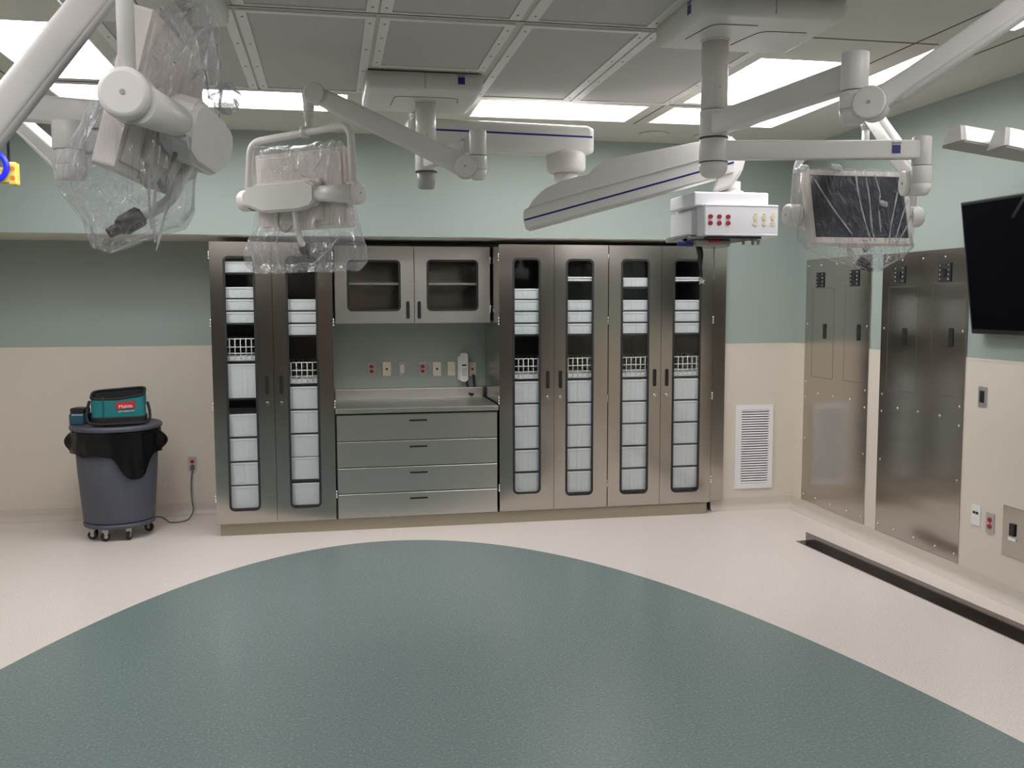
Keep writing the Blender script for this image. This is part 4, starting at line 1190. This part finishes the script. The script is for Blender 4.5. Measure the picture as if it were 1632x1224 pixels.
# ================================================================== SURGICAL LIGHT at the right edge
sl = thing('surgical_light', 'white petal-shaped surgical light head entering at the right edge', 'surgical light', (2.2, 2.25, 2.1), None)
def petal(a, b_, w, hgt, nm='light_petal'):
    a = V(a); b_ = V(b_); b = new(); d = b_ - a; s, u = basis(d)
    rs = []
    for t, k in ((0, .86), (.02, 1), (.6, 1), (1, .9)):
        c = a + d * t
        rs.append([b.verts.new(c + s * x * k + u * z) for x, z in ((-w, -hgt), (w, -hgt), (w * .62, hgt), (-w * .62, hgt))])
    skin(b, rs, 0, True, False)
    o = obj(nm, b, 'equip', sl)
    b = new(); rs = []
    for t in (.01, 1): rs.append([b.verts.new(a + d * t + s * x + u * z) for x, z in ((-w * .97, -hgt - .006), (w * .97, -hgt - .006), (w * .97, -hgt + .002), (-w * .97, -hgt + .002))])
    skin(b, rs, 0, True, False); obj('light_window', b, 'capgrey', o)
petal((1.735, 2.40, 2.155), (2.30, 2.36, 2.075), .055, .022)
petal((1.800, 2.30, 2.130), (2.30, 2.20, 2.02), .055, .026)
b = new(); cyl(b, (2.36, 2.27, 1.99), (2.36, 2.27, 2.12), .10, n=32, bev=.01); tube(b, [(2.36, 2.27, 2.10), (2.36, 2.30, 2.45), (2.35, 2.45, 2.74)], .022, 14, 0, 4); obj('light_hub', b, 'equip', sl)
b = new(); tube(b, [(1.727, 2.138, 1.902), (1.765, 2.138, 1.962), (1.90, 2.16, 1.985), (2.28, 2.24, 2.0)], .004, 8, 0); obj('positioning_handle', b, 'rubber', sl)

# ================================================================== YELLOW OUTLET on a cord
t = thing('cord_reel_outlet', 'yellow hanging outlet box with orange sockets at the left edge', 'outlet box', (-1.87, 6.06, 2.45))
b = new(); box(b, (-1.93, 6.03, 2.40), (-1.835, 6.10, 2.487), .006); box(b, (-1.80 - .045, 6.03, 2.388), (-1.800, 6.10, 2.52), .008); obj('box_body', b, 'yellow', t)
b = new()
for z in (2.428, 2.482): cyl(b, (-1.8205, 6.0305, z), (-1.8205, 6.026, z), .013, n=16)
obj('socket', b, 'orange', t)
b = new(); tube(b, [(-1.852 + 0, 6.075, 2.50), (-1.850, 6.075, 2.70), (-1.852, 6.075, ZC - .001)], .008, 10); obj('power_lead', b, 'black', t)
b = new(); pts = [(-1.93 + .085 * math.cos(a * PI / 18), 6.01, 2.49 + .085 * math.sin(a * PI / 18)) for a in range(37)]
tube(b, pts, .017, 12, cap=False); tag(obj('coiled_hose', b, 'bright', loc=(-1.93, 6.01, 2.49)), 'bright blue coiled loop above the yellow outlet box at the left edge', 'hose')

# ================================================================== TRASH CAN
TX, TY = -1.545, 7.16
t = thing('trash_can', 'grey-blue round wheeled trash can beside the left cabinet', 'trash can', (TX, TY, 0))
b = new(); prof = [(.20, .125), (.235, .125), (.245, .14), (.272, .50), (.285, .775)]
lathe(b, (TX, TY, 0), prof, 56); obj('can_body', b, 'can', t)
b = new(); lathe(b, (TX, TY, 0), [(.20, .786), (.262, .787), (.30, .79), (.312, .796), (.314, .812), (.308, .826), (.292, .830), (.280, .818), (.20, .812), (.06, .811)], 56); obj('lid', b, 'can', t)
b = new(); lathe(b, (TX, TY, 0), [(.14, .088), (.225, .088), (.243, .094), (.247, .110), (.243, .123), (.14, .123)], 56); dl_ = obj('dolly', b, 'can', t)
for k, an in enumerate((-108, -62, -20, 20, 100, 160, 215)):
    if k in (2, 4): continue
    a = math.radians(an); x, y = TX + .20 * math.cos(a), TY + .20 * math.sin(a)
    b = new(); ca = V((math.cos(a + .9), math.sin(a + .9), 0))
    cyl(b, V((x, y, .034)) - ca * .012, V((x, y, .034)) + ca * .012, .0335, n=20, bev=.004, mi=0)
    cyl(b, V((x, y, .034)) - ca * .0125, V((x, y, .034)) + ca * .0125, .014, n=14, mi=1)
    box(b, (x - .019, y - .014, .062), (x + .019, y + .014, .090), .004, 1, 1)
    cyl(b, V((x, y, .062)) - ca * .017, V((x, y, .062)) - ca * .013, .016, n=12, mi=1); cyl(b, V((x, y, .062)) + ca * .013, V((x, y, .062)) + ca * .017, .016, n=12, mi=1)
    obj('caster', b, ['rubber', 'plate'], dl_)
# liner folded over the rim
b = new(); rs = []
for j in range(12):
    tt = j / 11; r = []
    for i in range(96):
        a = 2 * PI * i / 96; aa = math.degrees(a) % 360
        drop = .165 + .03 * noise.noise(V((math.cos(a) * 2, math.sin(a) * 2, 4)))
        dd = (aa - 305 + 180) % 360 - 180; drop += .16 * math.exp(-(dd / 24) ** 4)
        z = .785 - drop * tt
        rad = .288 - (.785 - z) * .04 + .010 + tt * .010 + .011 * noise.noise(V((math.cos(a) * 6, math.sin(a) * 6, tt * 1.5)))
        e = 0
        for c0 in (185, 352): 
            d0 = (aa - c0 + 180) % 360 - 180; e = max(e, math.exp(-(d0 / 5) ** 2))
        rad += e * .055 * math.sin(min(1, tt * 1.1) * PI) + e * .02 * tt
        r.append(b.verts.new((TX + rad * math.cos(a), TY + rad * math.sin(a), z)))
    rs.append(r)
skin(b, rs, 0, False, True)
tag(obj('bin_liner', b, 'liner', loc=(TX, TY, .786)), 'black plastic liner folded out over the rim of the trash can', 'trash bag')

# tool bag on the lid
BA = math.radians(8)
RB = Matrix.Translation((TX + .035, TY - .06, .831)) @ Matrix.Rotation(BA, 4, 'Z')
t = thing('tool_bag', 'open teal and black tool bag standing on the trash can lid', 'tool bag', (TX + .035, TY - .06, .831))
def loft_bag(b, z0, z1, hx, hy, top=None, mi=0, cap=True, grow=0, n=48, inner=False):
    rs = []
    for k in range(7):
        tt = k / 6; r = []
        for i in range(n):
            a = 2 * PI * i / n; c, s = math.cos(a), math.sin(a); p = 5
            x = (hx + grow * tt) * math.copysign(abs(c) ** (2 / p), c); y = (hy + grow * tt) * math.copysign(abs(s) ** (2 / p), s)
            z = z0 + (z1 - z0) * tt
            if top and tt > 0: z += top(x / hx, y / hy) * tt
            q = .004 * noise.noise(V((x * 12, y * 12, z * 14)))
            r.append(b.verts.new((x + c * q, y + s * q, z)))
        rs.append(r)
    skin(b, rs, mi, cap, True)
    return rs
topf = lambda u, v: .012 * u + (.022 * v) - .012 * (1 - abs(u)) * (1 if v < 0 else .2)
b = new(); loft_bag(b, 0, .058, .185, .115, grow=.002); bmesh.ops.transform(b, matrix=RB, verts=b.verts); obj('bag_base', b, 'blackf', t)
b = new(); loft_bag(b, .045, .215, .182, .112, topf, cap=False, grow=-.002); bmesh.ops.transform(b, matrix=RB, verts=b.verts); bb = obj('bag_side', b, 'tealf', t)
b = new(); loft_bag(b, .05, .205, .172, .102, topf, cap=False); bmesh.ops.transform(b, matrix=RB, verts=b.verts); obj('bag_lining', b, 'blackf', t)
b = new(); rs = loft_bag(b, .208, .222, .186, .116, topf, cap=False)
b.free(); b = new()
pts = []
for i in range(49):
    a = 2 * PI * i / 48; c, s = math.cos(a), math.sin(a)
    x = .178 * math.copysign(abs(c) ** .4, c); y = .108 * math.copysign(abs(s) ** .4, s); pts.append(RB @ V((x, y, .218 + topf(x / .182, y / .112))))
tube(b, pts, .009, 10, cap=False); obj('zip_edge', b, 'blackf', t)
b = new(); tube(b, [RB @ V(p) for p in ((-.188, -.05, .17), (-.20, -.07, .12), (-.205, -.09, .05), (-.16, -.13, .012), (.02, -.135, .010), (.17, -.12, .012), (.205, -.05, .03), (.205, -.02, .09), (.192, -.01, .15))], .010, 10, 0, 6); obj('carry_strap', b, 'blackf', t)
b = new(); box(b, (.185, -.02, .135), (.20, .01, .150), .003, 1, 0, RB); obj('buckle', b, 'chrome', t)
b = new(); box(b, (-.098, -.1165, .05), (-.090, -.112, .205), .001, 1, 0, RB); obj('side_piping', b, 'tealp', bb)
fB = lambda u, v, w: RB @ V((u, -.1165 + w, v))
b = new(); prism(b, rrect(-.01, .112, .115, .160, .012, 4), -.0015, .003, lambda u, v, w: fB(u, v + u * .06, w)); obj('red_badge', b, 'red' if False else 'badge', bb)
Rr = RB.to_3x3()
lettering('brand_lettering', 'Makita', .034, RB @ V((.052, -.1188, .122)), Rr @ V((1, 0, .06)), (0, 0, 1), MT['white'], bb)
lettering('lower_lettering', 'LXT Lithium-Ion', .016, RB @ V((.056, -.1175, .093)), Rr @ V((1, 0, .06)), (0, 0, 1), MT['binrim'], bb)
# battery charger beside the bag
t = thing('battery_charger', 'small blue and black charger on the lid, left of the teal bag', 'charger', (TX - .235, TY - .08, .831))
RC = Matrix.Translation((TX - .222, TY - .08, .831)) @ Matrix.Rotation(math.radians(-12), 4, 'Z')
b = new(); box(b, (-.055, -.065, 0), (.055, .065, .085), .014, 3, 0, RC); obj('base', b, 'tealp', t)
b = new(); box(b, (-.050, -.055, .082), (.052, .055, .122), .012, 3, 0, RC); box(b, (-.056, -.035, .100), (-.046, .035, .118), .004, 2, 0, RC); obj('battery', b, 'black', t)
b = new(); box(b, (-.030, -.0665, .07), (.05, -.062, .080), .001, 1, 0, RC); obj('label_strip', b, 'plate', t)

# power cord from the wall outlet behind the can
b = new()
tube(b, [(-1.107, YN - .018, .372), (-1.118, YN - .035, .25), (-1.108, YN - .09, .14), (-1.095, YN - .13, .06), (-1.12, YN - .22, .012), (-1.18, YN - .27, .006), (-1.25, YN - .27, .006), (-1.285, YN - .20, .008), (-1.34, YN - .17, .03), (-1.45, YN - .19, .03), (-1.6, YN - .15, .008)], .0055, 8, 0, 8)
box(b, (-1.122, YN - .034, .365), (-1.092, YN - .0108, .398), .004)
tag(obj('power_cord', b, 'cordgrey', loc=(-1.107, YN - .018, .372)), 'thin grey power cord hanging from the wall outlet to the floor behind the trash can', 'cord')

# ================================================================== what stands behind the camera (seen in reflections)
b = new(); box(b, (-.6, YR + .002, 0), (.6, YR + .045, 2.15), .004); o = struct('door_1', b, 'wood')
